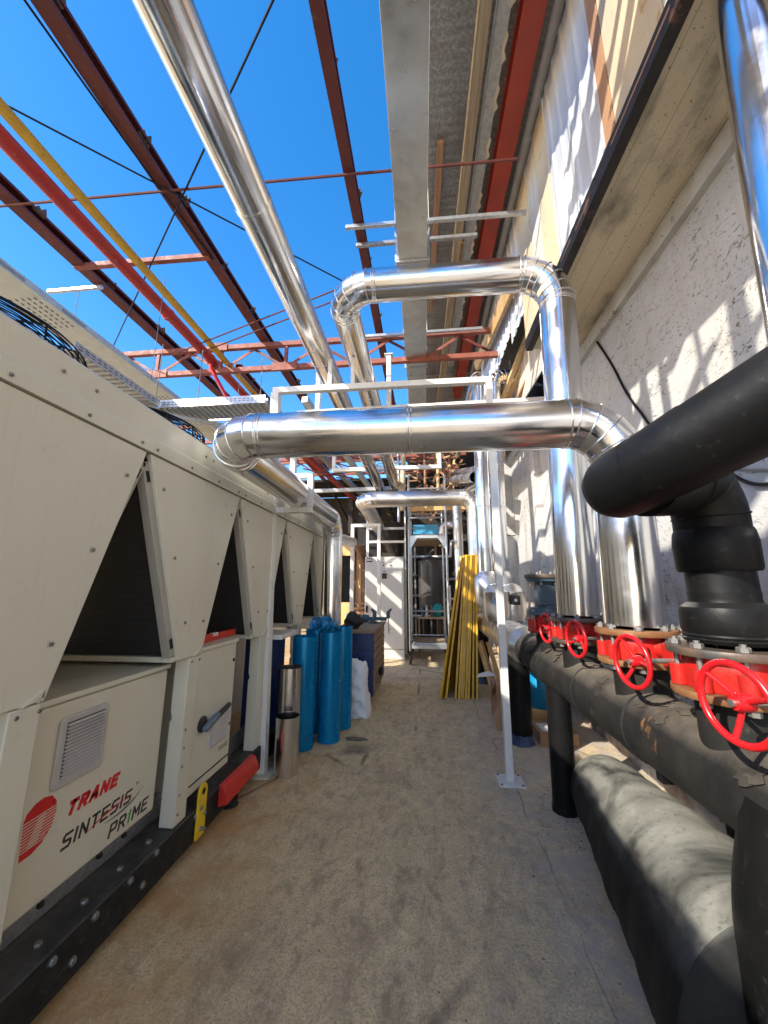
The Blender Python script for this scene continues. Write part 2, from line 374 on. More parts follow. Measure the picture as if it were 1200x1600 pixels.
def letters(mb, text, y, z, h, w, gap, t, slant, x, depth=.0015, only=None):
    for ch in text:
        ww = w * WID.get(ch, 1.)
        if only is None or ch in only:
            for pl in FONT[ch]:
                q = [V((x, y + t / 2 + a * (ww - t) + slant * (b * h), z + t / 2 + b * (h - t))) for a, b in pl]
                for i, (a, b) in enumerate(zip(q, q[1:])):
                    d = (b - a).normalized() * (t * .42)
                    mb.bar(a - d, b + d, t, depth + .0002 * (i % 2), (1, 0, 0))
        y += ww + gap
# ================================================================== GROUND
mb = MB(); mb.add([(-60, -60, 0), (60, -60, 0), (60, 60, 0), (-60, 60, 0)], [(0, 1, 2, 3)]); struct(mb.build('ground', 'floor concrete', ang=0))

# ================================================================== CHILLER
FX = -1.45
ch = thing('chiller', 'long beige air-cooled chiller with dark triangular coil openings on a black base', 'chiller', (-2.5, 1, 0))
A0 = 1.755; PIT = 1.03; ks = list(range(-5, 3)); Y0 = A0 - 5 * PIT; Y1 = 5.40
scr = MB().lathe([(0, .007), (.006, .007), (.008, .004), (.008, .0)], (0, 0, 0), (1, 0, 0), 10).lathe([(.014, .0015), (.014, 0)], (0, 0, 0), (1, 0, 0), 12)
screw0 = scr.build('screw', 'dark bolt', ch); screw0.location = V((FX, A0 - PIT + .903, 2.142)) - ch.location
def screw(x, y, z):
    c = screw0.copy(); COL.objects.link(c); c.parent = ch; c.location = V((x, y, z)) - ch.location
for k in ks:
    a = A0 + k * PIT
    poly = [(a + .014, 2.305), (a + PIT - .014, 2.305), (a + .668, 1.172), (a + .438, 1.172)]
    MB().prism(poly, (FX - .03, 0, 0), (0, 1, 0), (0, 0, 1), (.03, 0, 0)).build('side_panel', 'beige panel', ch, bevel=.004)
    if k > -3:
        for y, z in ((.142, 2.14), (.302, 1.765), (.462, 1.385), (.903, 2.142), (.775, 1.76), (.655, 1.38)):
            if not (k == -2 and y < .5) and not (k == -1 and abs(y - .903) < .01): screw(FX, a + y, z)
# half panel at the far end
MB().prism([(A0 + 3 * PIT + .014, 2.305), (Y1, 2.305), (Y1, 1.172), (A0 + 3 * PIT + .438, 1.172)], (FX - .03, 0, 0), (0, 1, 0), (0, 0, 1), (.03, 0, 0)).build('side_panel', 'beige panel', ch, bevel=.004)
for k in list(range(-4, 4)):
    a = A0 + k * PIT
    # condenser coils either side of the opening, seen through it
    for sgn in (1, -1):
        p0 = V((-2.62, a + sgn * .03, 2.29)); p1 = V((-2.62, a + sgn * .462, 1.19))
        MB().bar(p0, p1, 2.22, .04, (0, 1, 0)).build('coil', 'coil fins', ch)
        e0 = V((FX - .045, a + sgn * .008, 2.26)); e1 = V((FX - .045, a + sgn * .408, 1.20))
        f = MB().bar(e0, e1, .05, .05, (0, 1, 0)).build('coil_frame', 'beige dark', ch, bevel=.003)
        for t in (.07, .93):
            q = e0.lerp(e1, t); MB().bar(q - (e1 - e0).normalized() * .03, q + (e1 - e0).normalized() * .03, .012, .022, (0, 1, 0)).build('slot', 'black hole', f).location.x = .022
    MB().box(-3.6, FX - .02, a + .40, a + .475, 1.165, 1.195).build('coil_pan', 'beige paint', ch, bevel=.003)
    MB().box(-3.6, FX - .02, a - .475, a - .40, 1.165, 1.195).build('coil_pan', 'beige paint', ch, bevel=.003)
# top rail: fold line, flat apron, upper lip
MB().prism([(0, 2.312), (.012, 2.312), (.012, 2.385), (-.004, 2.405), (-.004, 2.54), (-.016, 2.555), (-.09, 2.555), (-.09, 2.54), (-.03, 2.535), (-.03, 2.312)], (FX, Y0, 0), (1, 0, 0), (0, 0, 1), (0, Y1 - Y0, 0)).build('top_rail', 'beige paint', ch, 25)
MB().box(-3.75, FX - .092, Y0, Y1, 2.50, 2.545).build('fan_deck', 'beige paint', ch)
MB().box(-3.78, -3.74, Y0, Y1, 1.17, 2.54).build('rear_panel', 'beige paint', ch)
for y in (1.052, 1.37, 1.684, 1.798, 2.111, 2.428, 2.72, 2.84, 3.14, 3.46, 3.75, 3.87, 4.17, 4.49, 4.78, 4.9, .74, .64): screw(FX + .011, y, 2.338)
for y in (1.24, 1.40, 2.27, 2.36, 3.30): screw(FX - .005, y, 2.47)
# legs between panel tips and base beam
for k in ks:
    a = A0 + k * PIT; y0 = a + .545; y1 = a + .66
    mb = MB().prism([(FX, .245), (FX, 1.168), (FX - .09, 1.168), (FX - .09, .86), (FX - .075, .82), (FX - .09, .80), (FX - .09, .245)], (0, y0, 0), (1, 0, 0), (0, 0, 1), (0, y1 - y0, 0))
    c = mb.build('leg', 'beige paint', ch, bevel=.004)
    MB().prism([(y0 + .03, 1.17), (y0 + .11, 1.215), (y1 - .02, 1.172), (y0 + .11, 1.19)], (FX - .02, 0, 0), (0, 1, 0), (0, 0, 1), (.03, 0, 0)).build('corner_tab', 'beige paint', c)
    MB().box(FX - .088, FX - .005, y0 + .005, y1 - .01, .242, .252).build('foot_plate', 'beige paint', c)
    if k in (-2, -1, 0):
        for yy, z in ((.03, 1.14), (.11, 1.14), (.03, .75), (.03, .65), (.03, .55), (.03, .4), (.03, .3)): screw(FX - .003, y0 + yy, z)
# control box with the lettering
bx = -1.56
b1 = MB().box(-2.25, bx, .46, 2.27, .35, 1.108).build('control_box', 'beige paint', ch, bevel=.012)
MB().box(-2.44, bx + .012, .45, 2.275, 1.114, 1.140).build('box_lid', 'beige paint', b1, bevel=.004)
for y in (.9, 1.12, 1.35, 1.62, 1.9, 2.05): MB().box(bx - .01, bx + .006, y, y + .02, .334, .352).build('clip', 'black hole', b1)
MB().box(-1.66, -1.63, Y0, Y1, .235, .36).build('skirt', 'galvanised', ch)
ve = MB().prism([(1.582, 1.03), (1.60, 1.045), (1.815, 1.045), (1.833, 1.03), (1.833, .775), (1.82, .762), (1.595, .762), (1.582, .775)], (bx - .002, 0, 0), (0, 1, 0), (0, 0, 1), (.016, 0, 0)).build('vent', 'vent plastic', b1, bevel=.006)
MB().box(bx + .0142, bx + .0152, 1.612, 1.808, .80, 1.02).build('vent_opening', 'black hole', ve)
lm = MB()
for i in range(15):
    z = .80 + .0148 * i; lm.prism([(0, z), (.012, z), (.001, z + .0085)], (bx + .0153, 1.612, 0), (1, 0, 0), (0, 0, 1), (0, .196, 0))
lm.build('louvres', 'vent plastic', ve, 0)
# emblem: a rounded red letter with pale bars
D = [(1.503, .564), (1.497, .70), (1.505, .725), (1.535, .748), (1.57, .755), (1.605, .745), (1.628, .715), (1.634, .675), (1.622, .625), (1.59, .585), (1.55, .566)]
em = MB().prism(D, (bx, 0, 0), (0, 1, 0), (0, 0, 1), (.0012, 0, 0)).build('emblem', 'logo red', b1, 0)
mb = MB()
for i in range(10):
    z = .590 + i * .0112; y0 = 1.49; y1 = 1.64
    if i in (0, 1): y1 = 1.60
    mb.prism([(y0, z), (y1, z + .006), (y1, z + .0098), (y0, z + .0038)], (bx + .0012, 0, 0), (0, 1, 0), (0, 0, 1), (.0006, 0, 0))
for i in range(9):
    z = .597 + i * .0112; mb.prism([(1.545 + .004 * i - .02, z), (1.585 + .003 * i - .02, z + .002), (1.585 + .003 * i - .02, z + .0045), (1.545 + .004 * i - .02, z + .0025)], (bx + .0012, 0, 0), (0, 1, 0), (0, 0, 1), (.0006, 0, 0))
mb.build('emblem_bars', 'logo white', em, 0)
mb = MB(); letters(mb, 'TRANE', 1.682, .617, .060, .049, .0085, .0165, .26, bx + .001); mb.build('red_lettering', 'logo red', b1, 0)
mb = MB(); letters(mb, 'SINTESIS', 1.682, .492, .060, .047, .0105, .0105, .14, bx + .001)
for y in (2.105, 2.118): mb.bar((bx + .001, y, .552), (bx + .001, y, .566), .002, .0015, (1, 0, 0))
mb.bar((bx + .001, 2.10, .566), (bx + .001, 2.11, .566), .002, .0015, (1, 0, 0)); mb.build('black_lettering', 'logo black', b1, 0)
for ch_ in 'PRM1E':
    mb = MB(); letters(mb, 'PR1ME', 1.945, .388, .062, .047, .011, .011 if ch_ == '1' else .010, .14, bx + .001, only=ch_); mb.build('printed_letter', 'logo green' if ch_ == '1' else 'logo black', b1, 0)
def swoosh(p, t, m):
    q = catmull([(bx + .0026, y, z) for y, z in p], 8); n = len(q); vs = []; fs = []
    for i, c in enumerate(q):
        w = t * math.sin(math.pi * (.06 + .9 * i / (n - 1))); vs += [c + V((0, 0, w)), c - V((0, 0, w))]
    for i in range(n - 1): fs.append((2 * i, 2 * i + 1, 2 * i + 3, 2 * i + 2))
    MB().add(vs, fs).build('swoosh', m, b1, 0)
swoosh([(1.80, .492), (1.88, .512), (1.97, .522), (2.08, .522)], .004, 'logo red')
swoosh([(1.91, .475), (2.0, .474), (2.09, .49), (2.16, .528)], .004, 'logo black')
MB().box(-2.50, -2.46, Y0, Y1, .0, 1.16).build('inner_baffle', 'beige dark', ch)
# second box with the rotary handle
b2 = MB().prism([(2.43, .33), (2.43, 1.176), (2.925, 1.176), (2.925, .33)], (-2.0, 0, 0), (0, 1, 0), (0, 0, 1), (.535, 0, 0)).build('switch_box', 'beige paint', ch, bevel=.005)
MB().box(-2.02, -1.452, 2.42, 2.935, 1.18, 1.204).build('box_lid', 'beige paint', b2, bevel=.003)
MB().box(-1.466, -1.459, 2.44, 2.92, .385, .391).build('seam', 'black hole', b2)
v2 = MB().box(-1.467, -1.453, 2.625, 2.875, .528, .748).build('vent', 'vent plastic', b2, bevel=.004)
lm = MB()
for i in range(12):
    z = .545 + .0155 * i; lm.prism([(0, z), (.010, z), (.001, z + .011)], (-1.4535, 2.64, 0), (1, 0, 0), (0, 0, 1), (0, .22, 0))
lm.build('louvres', 'vent plastic', v2, 0)
hd = MB().lathe([(0, 0), (.05, 0), (.05, .01), (.03, .02), (0, .02)], (-1.466, 2.53, .715), (1, 0, 0), 24).build('rotary_handle', 'handle black', b2)
MB().bar((-1.425, 2.50, .69), (-1.425, 2.66, .735), .035, .04, (1, 0, 0)).build('handle_hub', 'handle blue', hd, bevel=.008)
MB().bar((-1.42, 2.65, .73), (-1.42, 2.80, .765), .03, .032, (1, 0, 0)).build('handle_grip', 'handle black', hd, bevel=.01)
mb = MB(); letters(mb, 'TRANE', 2.765, .458, .03, .022, .007, .004, .0, -1.4645); mb.build('grey_lettering', 'logo grey', b2, 0)
for z in (1.05, .60): MB().lathe([(0, .006), (.011, .006), (.012, 0)], (-1.465, 2.895, z), (1, 0, 0), 14).build('lock', 'black hole', b2)
# base beam
bm_ = MB().prism([(-1.62, .238), (-1.442, .238), (-1.436, .232), (-1.436, .062), (-1.442, .056), (-1.62, .056), (-1.62, .066), (-1.446, .066), (-1.446, .228), (-1.62, .228)], (0, Y0, 0), (1, 0, 0), (0, 0, 1), (0, 3.50 - Y0, 0)).build('base_beam', 'base frame grey', ch)
hexb = MB().lathe([(0, .011), (.013, .011), (.016, .006), (.016, 0)], (0, 0, 0), (1, 0, 0), 6).lathe([(.02, .002), (.02, 0)], (0, 0, 0), (1, 0, 0), 14)
bo = hexb.build('bolt', 'bolt steel', bm_, 20); bo.location = (-1.436, 1.775, .209)
for y, z in ((1.683, .123), (1.587, .2), (2.15, .219), (2.065, .129), (1.972, .209), (2.5, .2), (1.2, .2), (1.3, .123)):
    c = bo.copy(); COL.objects.link(c); c.parent = bm_; c.location = (-1.436, y, z)
for y in (1.40, 1.594, 1.794, 1.991, 2.188):
    c = bo.copy(); COL.objects.link(c); c.parent = bm_; c.location = (-1.512, y, .238); c.rotation_euler = (0, -math.pi / 2, 0)
MB().box(-3.7, -3.5, Y0, Y1, .06, .24).build('base_beam', 'base frame grey', ch)
MB().box(-1.62, -1.45, 3.56, Y1, .06, .24).build('base_beam', 'base frame grey', ch)
arc = [(2.540 + .045 * math.cos(a), .325 + .045 * math.sin(a)) for a in [i * math.pi / 10 for i in range(11)]]
lug = MB().prism(arc + [(2.495, .07), (2.585, .07)], (-1.432, 0, 0), (0, 1, 0), (0, 0, 1), (.016, 0, 0)).build('lifting_lug', 'lug yellow', ch, bevel=.003); lug['label'] = 'yellow bolted lifting plate with a round hole'
MB().lathe([(0, .001), (.019, .001), (.019, 0)], (-1.416, 2.54, .325), (1, 0, 0), 20).build('eye_hole', 'black hole', lug)
for y, z in ((2.52, .24), (2.565, .19), (2.53, .12), (2.57, .10)): MB().lathe([(0, .012), (.01, .012), (.012, .006), (.012, 0)], (-1.416, y, z), (1, 0, 0), 6).build('bolt', 'bolt steel', lug)
rb = MB().prism([(-1.434, .255), (-1.40, .245), (-1.365, .18), (-1.365, .135), (-1.434, .118)], (0, 2.76, 0), (1, 0, 0), (0, 0, 1), (0, .50, 0)).build('fork_pocket_cover', 'box red', ch, bevel=.004); rb['label'] = 'folded red metal cover on the black base beam'
MB().lathe([(0, 0), (.06, 0), (.06, .01), (.04, .02), (.04, .04), (.055, .05), (.055, .056), (0, .056)], (-1.47, 3.02, 0), (0, 0, 1), 20).build('rubber_foot', 'caster dark', ch)
MB().lathe([(0, 0), (.06, 0), (.06, .01), (.04, .02), (.04, .04), (.055, .05), (.055, .056), (0, .056)], (-1.52, .9, 0), (0, 0, 1), 20).build('rubber_foot', 'caster dark', ch)
# fans with wire guards on the deck
for x in (-2.02, -3.15):
    for k in range(-4, 3):
        if x < -3 and k < -1: continue
        cy = A0 + k * PIT + .515; R_ = .445
        fr = MB().lathe([(R_ + .01, 0), (R_ + .01, .05), (R_ - .01, .05), (R_ - .01, 0)], (x, cy, 2.545), (0, 0, 1), 40).build('fan_shroud', 'wire black', ch)
        g = MB()
        for i in range(19):
            rr = R_ * (1 - i / 19.5) + .004; zz = 2.70 + .05 * (1 - (rr / R_) ** 2); g.torus((x, cy, zz), (0, 0, 1), rr, .0032, 40, 5)
        for zz in (2.56, 2.585, 2.605, 2.63, 2.65, 2.67, 2.69): g.torus((x, cy, zz), (0, 0, 1), R_ + .012, .0035, 44, 5)
        for i in range(14):
            a = i * math.pi / 7
            g.tube([(x + R_ * (1.03 if t == 0 else 1 - t) * math.cos(a), cy + R_ * (1.03 if t == 0 else 1 - t) * math.sin(a), (2.545 if t == 0 else 2.70 + .05 * (1 - (1 - t) ** 2))) for t in (0, .001, .3, .6, .95)], .0045, 6)
        g.build('fan_guard', 'wire black', fr)
        h = MB().lathe([(0, .05), (.1, .04), (.1, -.03), (0, -.03)], (x, cy, 2.62), (0, 0, 1), 20)
        for i in range(6):
            a = i * math.pi / 3; c_, s_ = math.cos(a), math.sin(a)
            h.prism([(.09, -.05), (.41, -.1), (.42, .12), (.1, .06)], (x, cy, 2.60), (c_, s_, .0), (-s_ * .9, c_ * .9, .25), (0, 0, .006))
        h.build('fan_blades', 'handle black', fr)

t = thing('spirit_level', 'red spirit level lying on the beige switch box lid', 'spirit level', (-1.6, 2.8, 1.206))
MB().bar((-1.58, 2.50, 1.232), (-1.58, 3.10, 1.232), .024, .05).build('body', 'box red', t, bevel=.004)
MB().box(-1.595, -1.566, 2.75, 2.82, 1.238, 1.261).build('vial_window', 'white paint', t)
t = thing('storage_box', 'narrow navy box with a pale lid between the post and chiller', 'box', (-1.4, 3.9, 0))
MB().box(-1.72, -1.50, 3.62, 4.1, 0, 1.10).build('body', 'cart navy', t, bevel=.004)
MB().box(-1.73, -1.36, 3.61, 4.11, 1.102, 1.145).build('lid', 'white paint', t, bevel=.004)

# ================================================================== PIPE SUPPORT FRAME
fr = thing('pipe_gantry', 'white square-tube portal frame spanning the passage above the pipes', 'pipe support', (-.4, 3.55, 0))
MB().bar((-1.44, 3.50, .012), (-1.52, 3.50, 3.62), .085, .085, (0, 1, 0)).build('post', 'white paint', fr, bevel=.004)
MB().bar((.69, 3.585, .012), (.715, 3.585, 3.66), .062, .062, (0, 1, 0)).build('post', 'white paint', fr, bevel=.004)
MB().bar((-1.552, 3.50, 3.652), (.746, 3.585, 3.692), .062, .064).build('crossbar', 'white paint', fr, bevel=.004)
MB().box(.59, .80, 3.48, 3.69, 0, .011).build('base_plate', 'white paint', fr, bevel=.002)
MB().box(-1.54, -1.34, 3.40, 3.60, 0, .011).build('base_plate', 'beige paint', fr, bevel=.002)
for x, y in ((.61, 3.5), (.78, 3.5), (.61, 3.67), (.78, 3.67)): MB().lathe([(0, .02), (.009, .02), (.011, .012), (.011, .01)], (x, y, 0), (0, 0, 1), 6).build('anchor_bolt', 'bolt steel', fr)
MB().bar((-1.45, 3.50, 2.345), (-1.075, 3.50, 2.345), .06, .055).build('bracket_arm', 'white paint', fr, bevel=.004)
MB().bar((-1.10, 3.502, 2.373), (-1.10, 3.502, 2.72), .058, .05, (0, 1, 0)).build('bracket_upright', 'white paint', fr, bevel=.004)
MB().bar((-1.45, 3.50, 2.695), (-1.127, 3.50, 2.695), .06, .05).build('bracket_arm', 'white paint', fr, bevel=.004)
for x in (-.95, -.70): MB().bar((x, 3.55, 3.71), (x, 3.55, 4.02), .04, .04, (0, 1, 0)).build('pipe_stub', 'white paint', fr)
# ================================================================== JACKETED PIPES
def pthing(label, loc): return thing('jacketed_pipe', label, 'pipe', loc, 'aluminium jacketed pipes')
VX = 1.05
t = pthing('shiny pipe crossing low overhead from the second valve, then running along the chiller top', (VX, 2.05, 1.41))
pipe_run(t, [(VX, 2.05, 1.412), (1.085, 2.05, 2.50), (-1.23, 2.05, 2.505), (-1.23, 5.02, 2.50), (-1.23, 5.02, .0)], .135, .27, g=5, seg=1.0)
t = pthing('shiny pipe rising tall to the high crossing with rounded elbows below the duct', (VX, 2.75, 1.41))
pipe_run(t, [(VX, 2.75, 1.412), (1.14, 2.75, 4.15), (-.68, 2.75, 4.165), (-.66, 14.0, 4.14)], .132, .30, g=6, seg=1.2)
t = pthing('long straight shiny pipe overhead against the blue sky', (-1.08, 5, 4.0))
pipe_run(t, [(-1.10, -1.5, 4.14), (-1.04, 14.0, 4.10)], .128, .3, seg=1.7)
t = pthing('bright pipe rising at the right edge, mirroring the blue sky', (1.44, 1.3, 0))
pipe_run(t, [(1.302, 1.33, .02), (1.58, 1.30, 6.2)], .125, .3, seg=6)
t = pthing('thinner vertical pipe beside the elbow at the far chiller end', (-1.48, 5.5, 0))
pipe_run(t, [(-1.43, 5.62, .0), (-1.43, 5.62, 2.36), (-1.43, 7.5, 2.5)], .10, .2, 'aluminium dull', seg=1.1)
t = pthing('dull pipe crossing further back above the white cabinet', (0, 7, 3.27))
pipe_run(t, [(1.0, 7.0, 1.0), (1.0, 7.0, 3.27), (-1.15, 7.0, 3.27), (-1.10, 13.5, 2.9)], .155, .26, 'aluminium dull', seg=1.1)
t = pthing('left one of the twin vertical pipes behind the yellow gratings', (.92, 5.62, 1.75))
pipe_run(t, [(.915, 5.62, 1.80), (.965, 5.62, 5.0), (.965, 9.5, 5.1)], .105, .2, 'aluminium', seg=1.0)
MB().lathe([(.11, .10), (.17, -.0), (.17, -.34), (.12, -.42), (0, -.42)], (.915, 5.62, 1.72), (0, 0, 1), 32).build('cone', 'aluminium dull', t)
t = pthing('right one of the twin vertical pipes, its elbow turning towards the wall', (1.15, 5.62, 1.75))
pipe_run(t, [(1.145, 5.64, 1.80), (1.20, 5.64, 4.98), (2.3, 6.0, 5.0)], .105, .22, 'aluminium', seg=1.0)
MB().lathe([(.11, .10), (.17, -.0), (.17, -.34), (.12, -.42), (0, -.42)], (1.145, 5.64, 1.72), (0, 0, 1), 32).build('cone', 'aluminium dull', t)
t = pthing('vertical pipe with a flexible bend beyond the rolling scaffold', (.8, 9, 0))
pipe_run(t, [(.86, 9.0, 0.3), (.86, 9.0, 3.75), (1.7, 9.4, 4.3)], .115, .22, 'aluminium dull', seg=1.2)
MB().tube(catmull([(.80, 9.3, 3.1), (.62, 9.35, 3.12), (.52, 9.4, 3.02), (.50, 9.4, 2.6)], 5), .10, 16).build('flexible_bend', 'aluminium dull', t, 20)
for dx in (0, .24):
    t = pthing(('upper' if dx else 'lower') + ' of two slanting pipes high in the far right corner', (1.1, 9, 4))
    pipe_run(t, [(.98 + dx, 6.6, 3.55 + dx * .6), (.80 + dx, 11.5, 4.9 + dx)], .10, .2, 'aluminium dull', seg=1.3)

# ================================================================== BLACK PIPE WITH ITS ELBOW
t = thing('insulated_pipe', 'matt black insulated pipe jutting up past the camera, elbow on nearest valve', 'pipe', (VX, 1.45, 1.41))
c0 = V((.70, 1.35, 1.954)); dd = V((-.33, .9246, -.19)).normalized(); rp = .116
e_ = [(0, -.9 * rp * 0)]
MB().lathe([(rp, -1.9), (rp, -.30), (rp + .003, -.295), (rp + .003, -.10)], c0, dd, 40).build('pipe_cover', 'black rubber', t)
MB().lathe([(rp + .005, -.12), (rp + .006, -.03), (rp * .97, .035), (rp * .80, .075), (rp * .5, .10), (0, .112)], c0, dd, 40).build('end_cap', 'black rubber', t)
# elbow: riser, bend, stub into the underside of the pipe
pts = catmull([(1.06, 1.47, 1.70), (1.06, 1.47, 1.80), (1.055, 1.465, 1.88), (1.02, 1.45, 1.955), (.95, 1.41, 1.975), (.86, 1.36, 1.955), (.76, 1.31, 1.945)], 3)
MB().tube(pts, .112, 32).build('elbow', 'black rubber', t, 14)
for k_ in (5, 9, 13): MB().torus(pts[k_], pts[k_ + 1] - pts[k_ - 1], .1125, .004, 40, 6).build('joint', 'black rubber', t)
MB().lathe([(.116, 0), (.121, .01), (.123, .10), (.118, .14), (.112, .15)], (1.06, 1.47, 1.655), (0, 0, 1), 36).build('wrap', 'black rubber', t)
MB().lathe([(.128, .0), (.134, .012), (.130, .016), (.134, .024), (.131, .03), (.134, .04), (.134, .10), (.128, .118), (.103, .135), (.100, .15), (.102, .165), (.100, .175), (.100, .25), (.118, .252)], (1.06, 1.47, 1.412), (0, 0, 1), 40).build('reducer', 'black rubber', t)
MB().torus((1.06, 1.47, 1.80), (0, 0, 1), .1125, .0035, 48, 6).build('joint', 'black rubber', t)

# ================================================================== HEADER AND ITS LEGS
HZ = .97; HR = .155
hd_ = thing('header_pipe', 'dusty black insulated header pipe along the wall carrying the red valves', 'pipe', (1.02, 2.5, 0))
def wob(y): return V((VX + .006 * math.sin(y * 2.1), y, HZ + .005 * math.sin(y * 1.4)))
ys = [-1.2 + .31 * i for i in range(17)]
MB().tube([wob(y) for y in ys], HR, 40).build('pipe_cover', 'header foam', hd_)
for y in (.55, 1.95, 2.55, 3.3): MB().lathe([(HR, 0), (HR + .007, .004), (HR + .007, .10), (HR, .104)], wob(y), (0, 1, .0), 40).build('wrap', 'header foam', hd_)
for y in (1.47, 2.05, 2.75, 3.35):
    MB().lathe([(.118, -.10), (.118, .128), (.122, .13), (.122, .138), (.10, .139)], (VX, y, 1.10), (0, 0, 1), 36).build('riser', 'dusty rubber', hd_)
    # torn collar flaps round the riser
    for i in range(4):
        th = rnd.uniform(.25, 1.1); yy = y + rnd.choice((-1, 1)) * rnd.uniform(.13, .26); n_ = V((-math.sin(th), 0, math.cos(th))); q = V((VX, yy, HZ)) + n_ * (HR + .003); tg = V((-math.cos(th), 0, -math.sin(th)))
        MB().prism([(-.022, -.02), (-.005, -.013), (.012, -.03), (.028, -.012), (.034, .006), (.02, .016), (.024, .036), (.004, .028), (-.012, .038), (-.018, .012), (-.03, .004)], q, tg, (0, 1, 0), n_ * .0025).build('torn_flap', 'header foam', hd_, 0)
for x, y, r, b in ((1.0, 3.2, .085, .95), (1.0, 4.42, .112, .95), (1.0, 6.9, .10, .9)):
    l = MB().lathe([(r * .98, 0), (r, .03), (r * 1.02, b * .5), (r, b)], (x, y, .09 if y > 4 else .05), (.02, 0, 1), 32).build('leg', 'black rubber', hd_)
    if y > 4: MB().lathe([(r * 1.25, 0), (r * 1.1, .04), (r * .95, .12), (r * .7, .12)], (x, y, 0.004), (0, 0, 1), 9).build('wrapped_foot', 'foot plastic', l, 0)
    else: MB().lathe([(r * 1.12, 0), (r * 1.02, .05), (r * .9, .08)], (x, y, 0.003), (0, 0, 1), 11).build('torn_foot', 'wire black', l, 0)
MB().tube(catmull([(.968, 1.25, .004), (.970, 1.25, .30), (.974, 1.25, .58), (.99, 1.25, .76), (1.05, 1.25, .97)], 5), .162, 40).build('leg', 'black rubber', hd_)
# aluminium continuation with its cone
MB().lathe([(.10, -.35), (.145, -.25), (.15, -.10), (.158, -.07), (.16, -.02)], (VX, 4.0, .99), (0, 1, .01), 40).build('cuff', 'dusty rubber', hd_)
MB().lathe([(.075, -.02), (.19, .17), (.192, .19), (.19, .20)], (VX, 3.97, 1.0), (0, 1, .01), 48).build('cone', 'aluminium dull', hd_)
pr = []
for i in range(9):
    y = .19 + i * .27; pr += [(.187, y), (.19, y + .01), (.19, y + .02), (.187, y + .03), (.187, y + .24)]
MB().lathe(pr, (VX, 3.97, 1.0), (0, 1, .01), 48).build('pipe_jacket', 'aluminium dull', hd_)

# fat chalky pipe on the floor
t = thing('floor_pipe', 'fat chalk-stained black foam pipe lying on the floor by the header leg', 'pipe', (1, 2, 0))
def fp(s): return V((1.010 + .210 * s, 1.27 + 1.71 * s, .365 - .145 * s))
mb = MB(); k = 26; pr = []
ax = (fp(1) - fp(0)).normalized(); L = (fp(1) - fp(0)).length; prof = [(0, .0), (.18, .0), (.34, .0), (.362, .015)]
for i in range(k + 1):
    s = i / k; r = .365 - .138 * s + .006 * math.sin(i * 1.7) + .004 * math.sin(i * .6)
    prof.append((r, .04 + L * s))
prof += [(.212, L + .085), (.185, L + .115), (.13, L + .145), (.08, L + .155), (0, L + .157)]
mb.lathe(prof, fp(0), ax, 56).build('pipe_cover', 'chalky foam', t)
MB().lathe([(.268, 0), (.2785, .003), (.2785, .012), (.268, .015)], fp(.62), ax, 56).build('joint', 'chalky foam', t)
t = thing('support_bracket', 'black angle bracket between the header pipe and the wall', 'bracket', (1.4, 2.2, 0))
MB().bar((1.30, 1.95, .0), (1.30, 1.95, .90), .05, .05, (0, 1, 0)).build('post', 'wire black', t)
MB().bar((1.02, 1.95, .785), (1.86, 1.95, .785), .05, .05).build('arm', 'wire black', t)

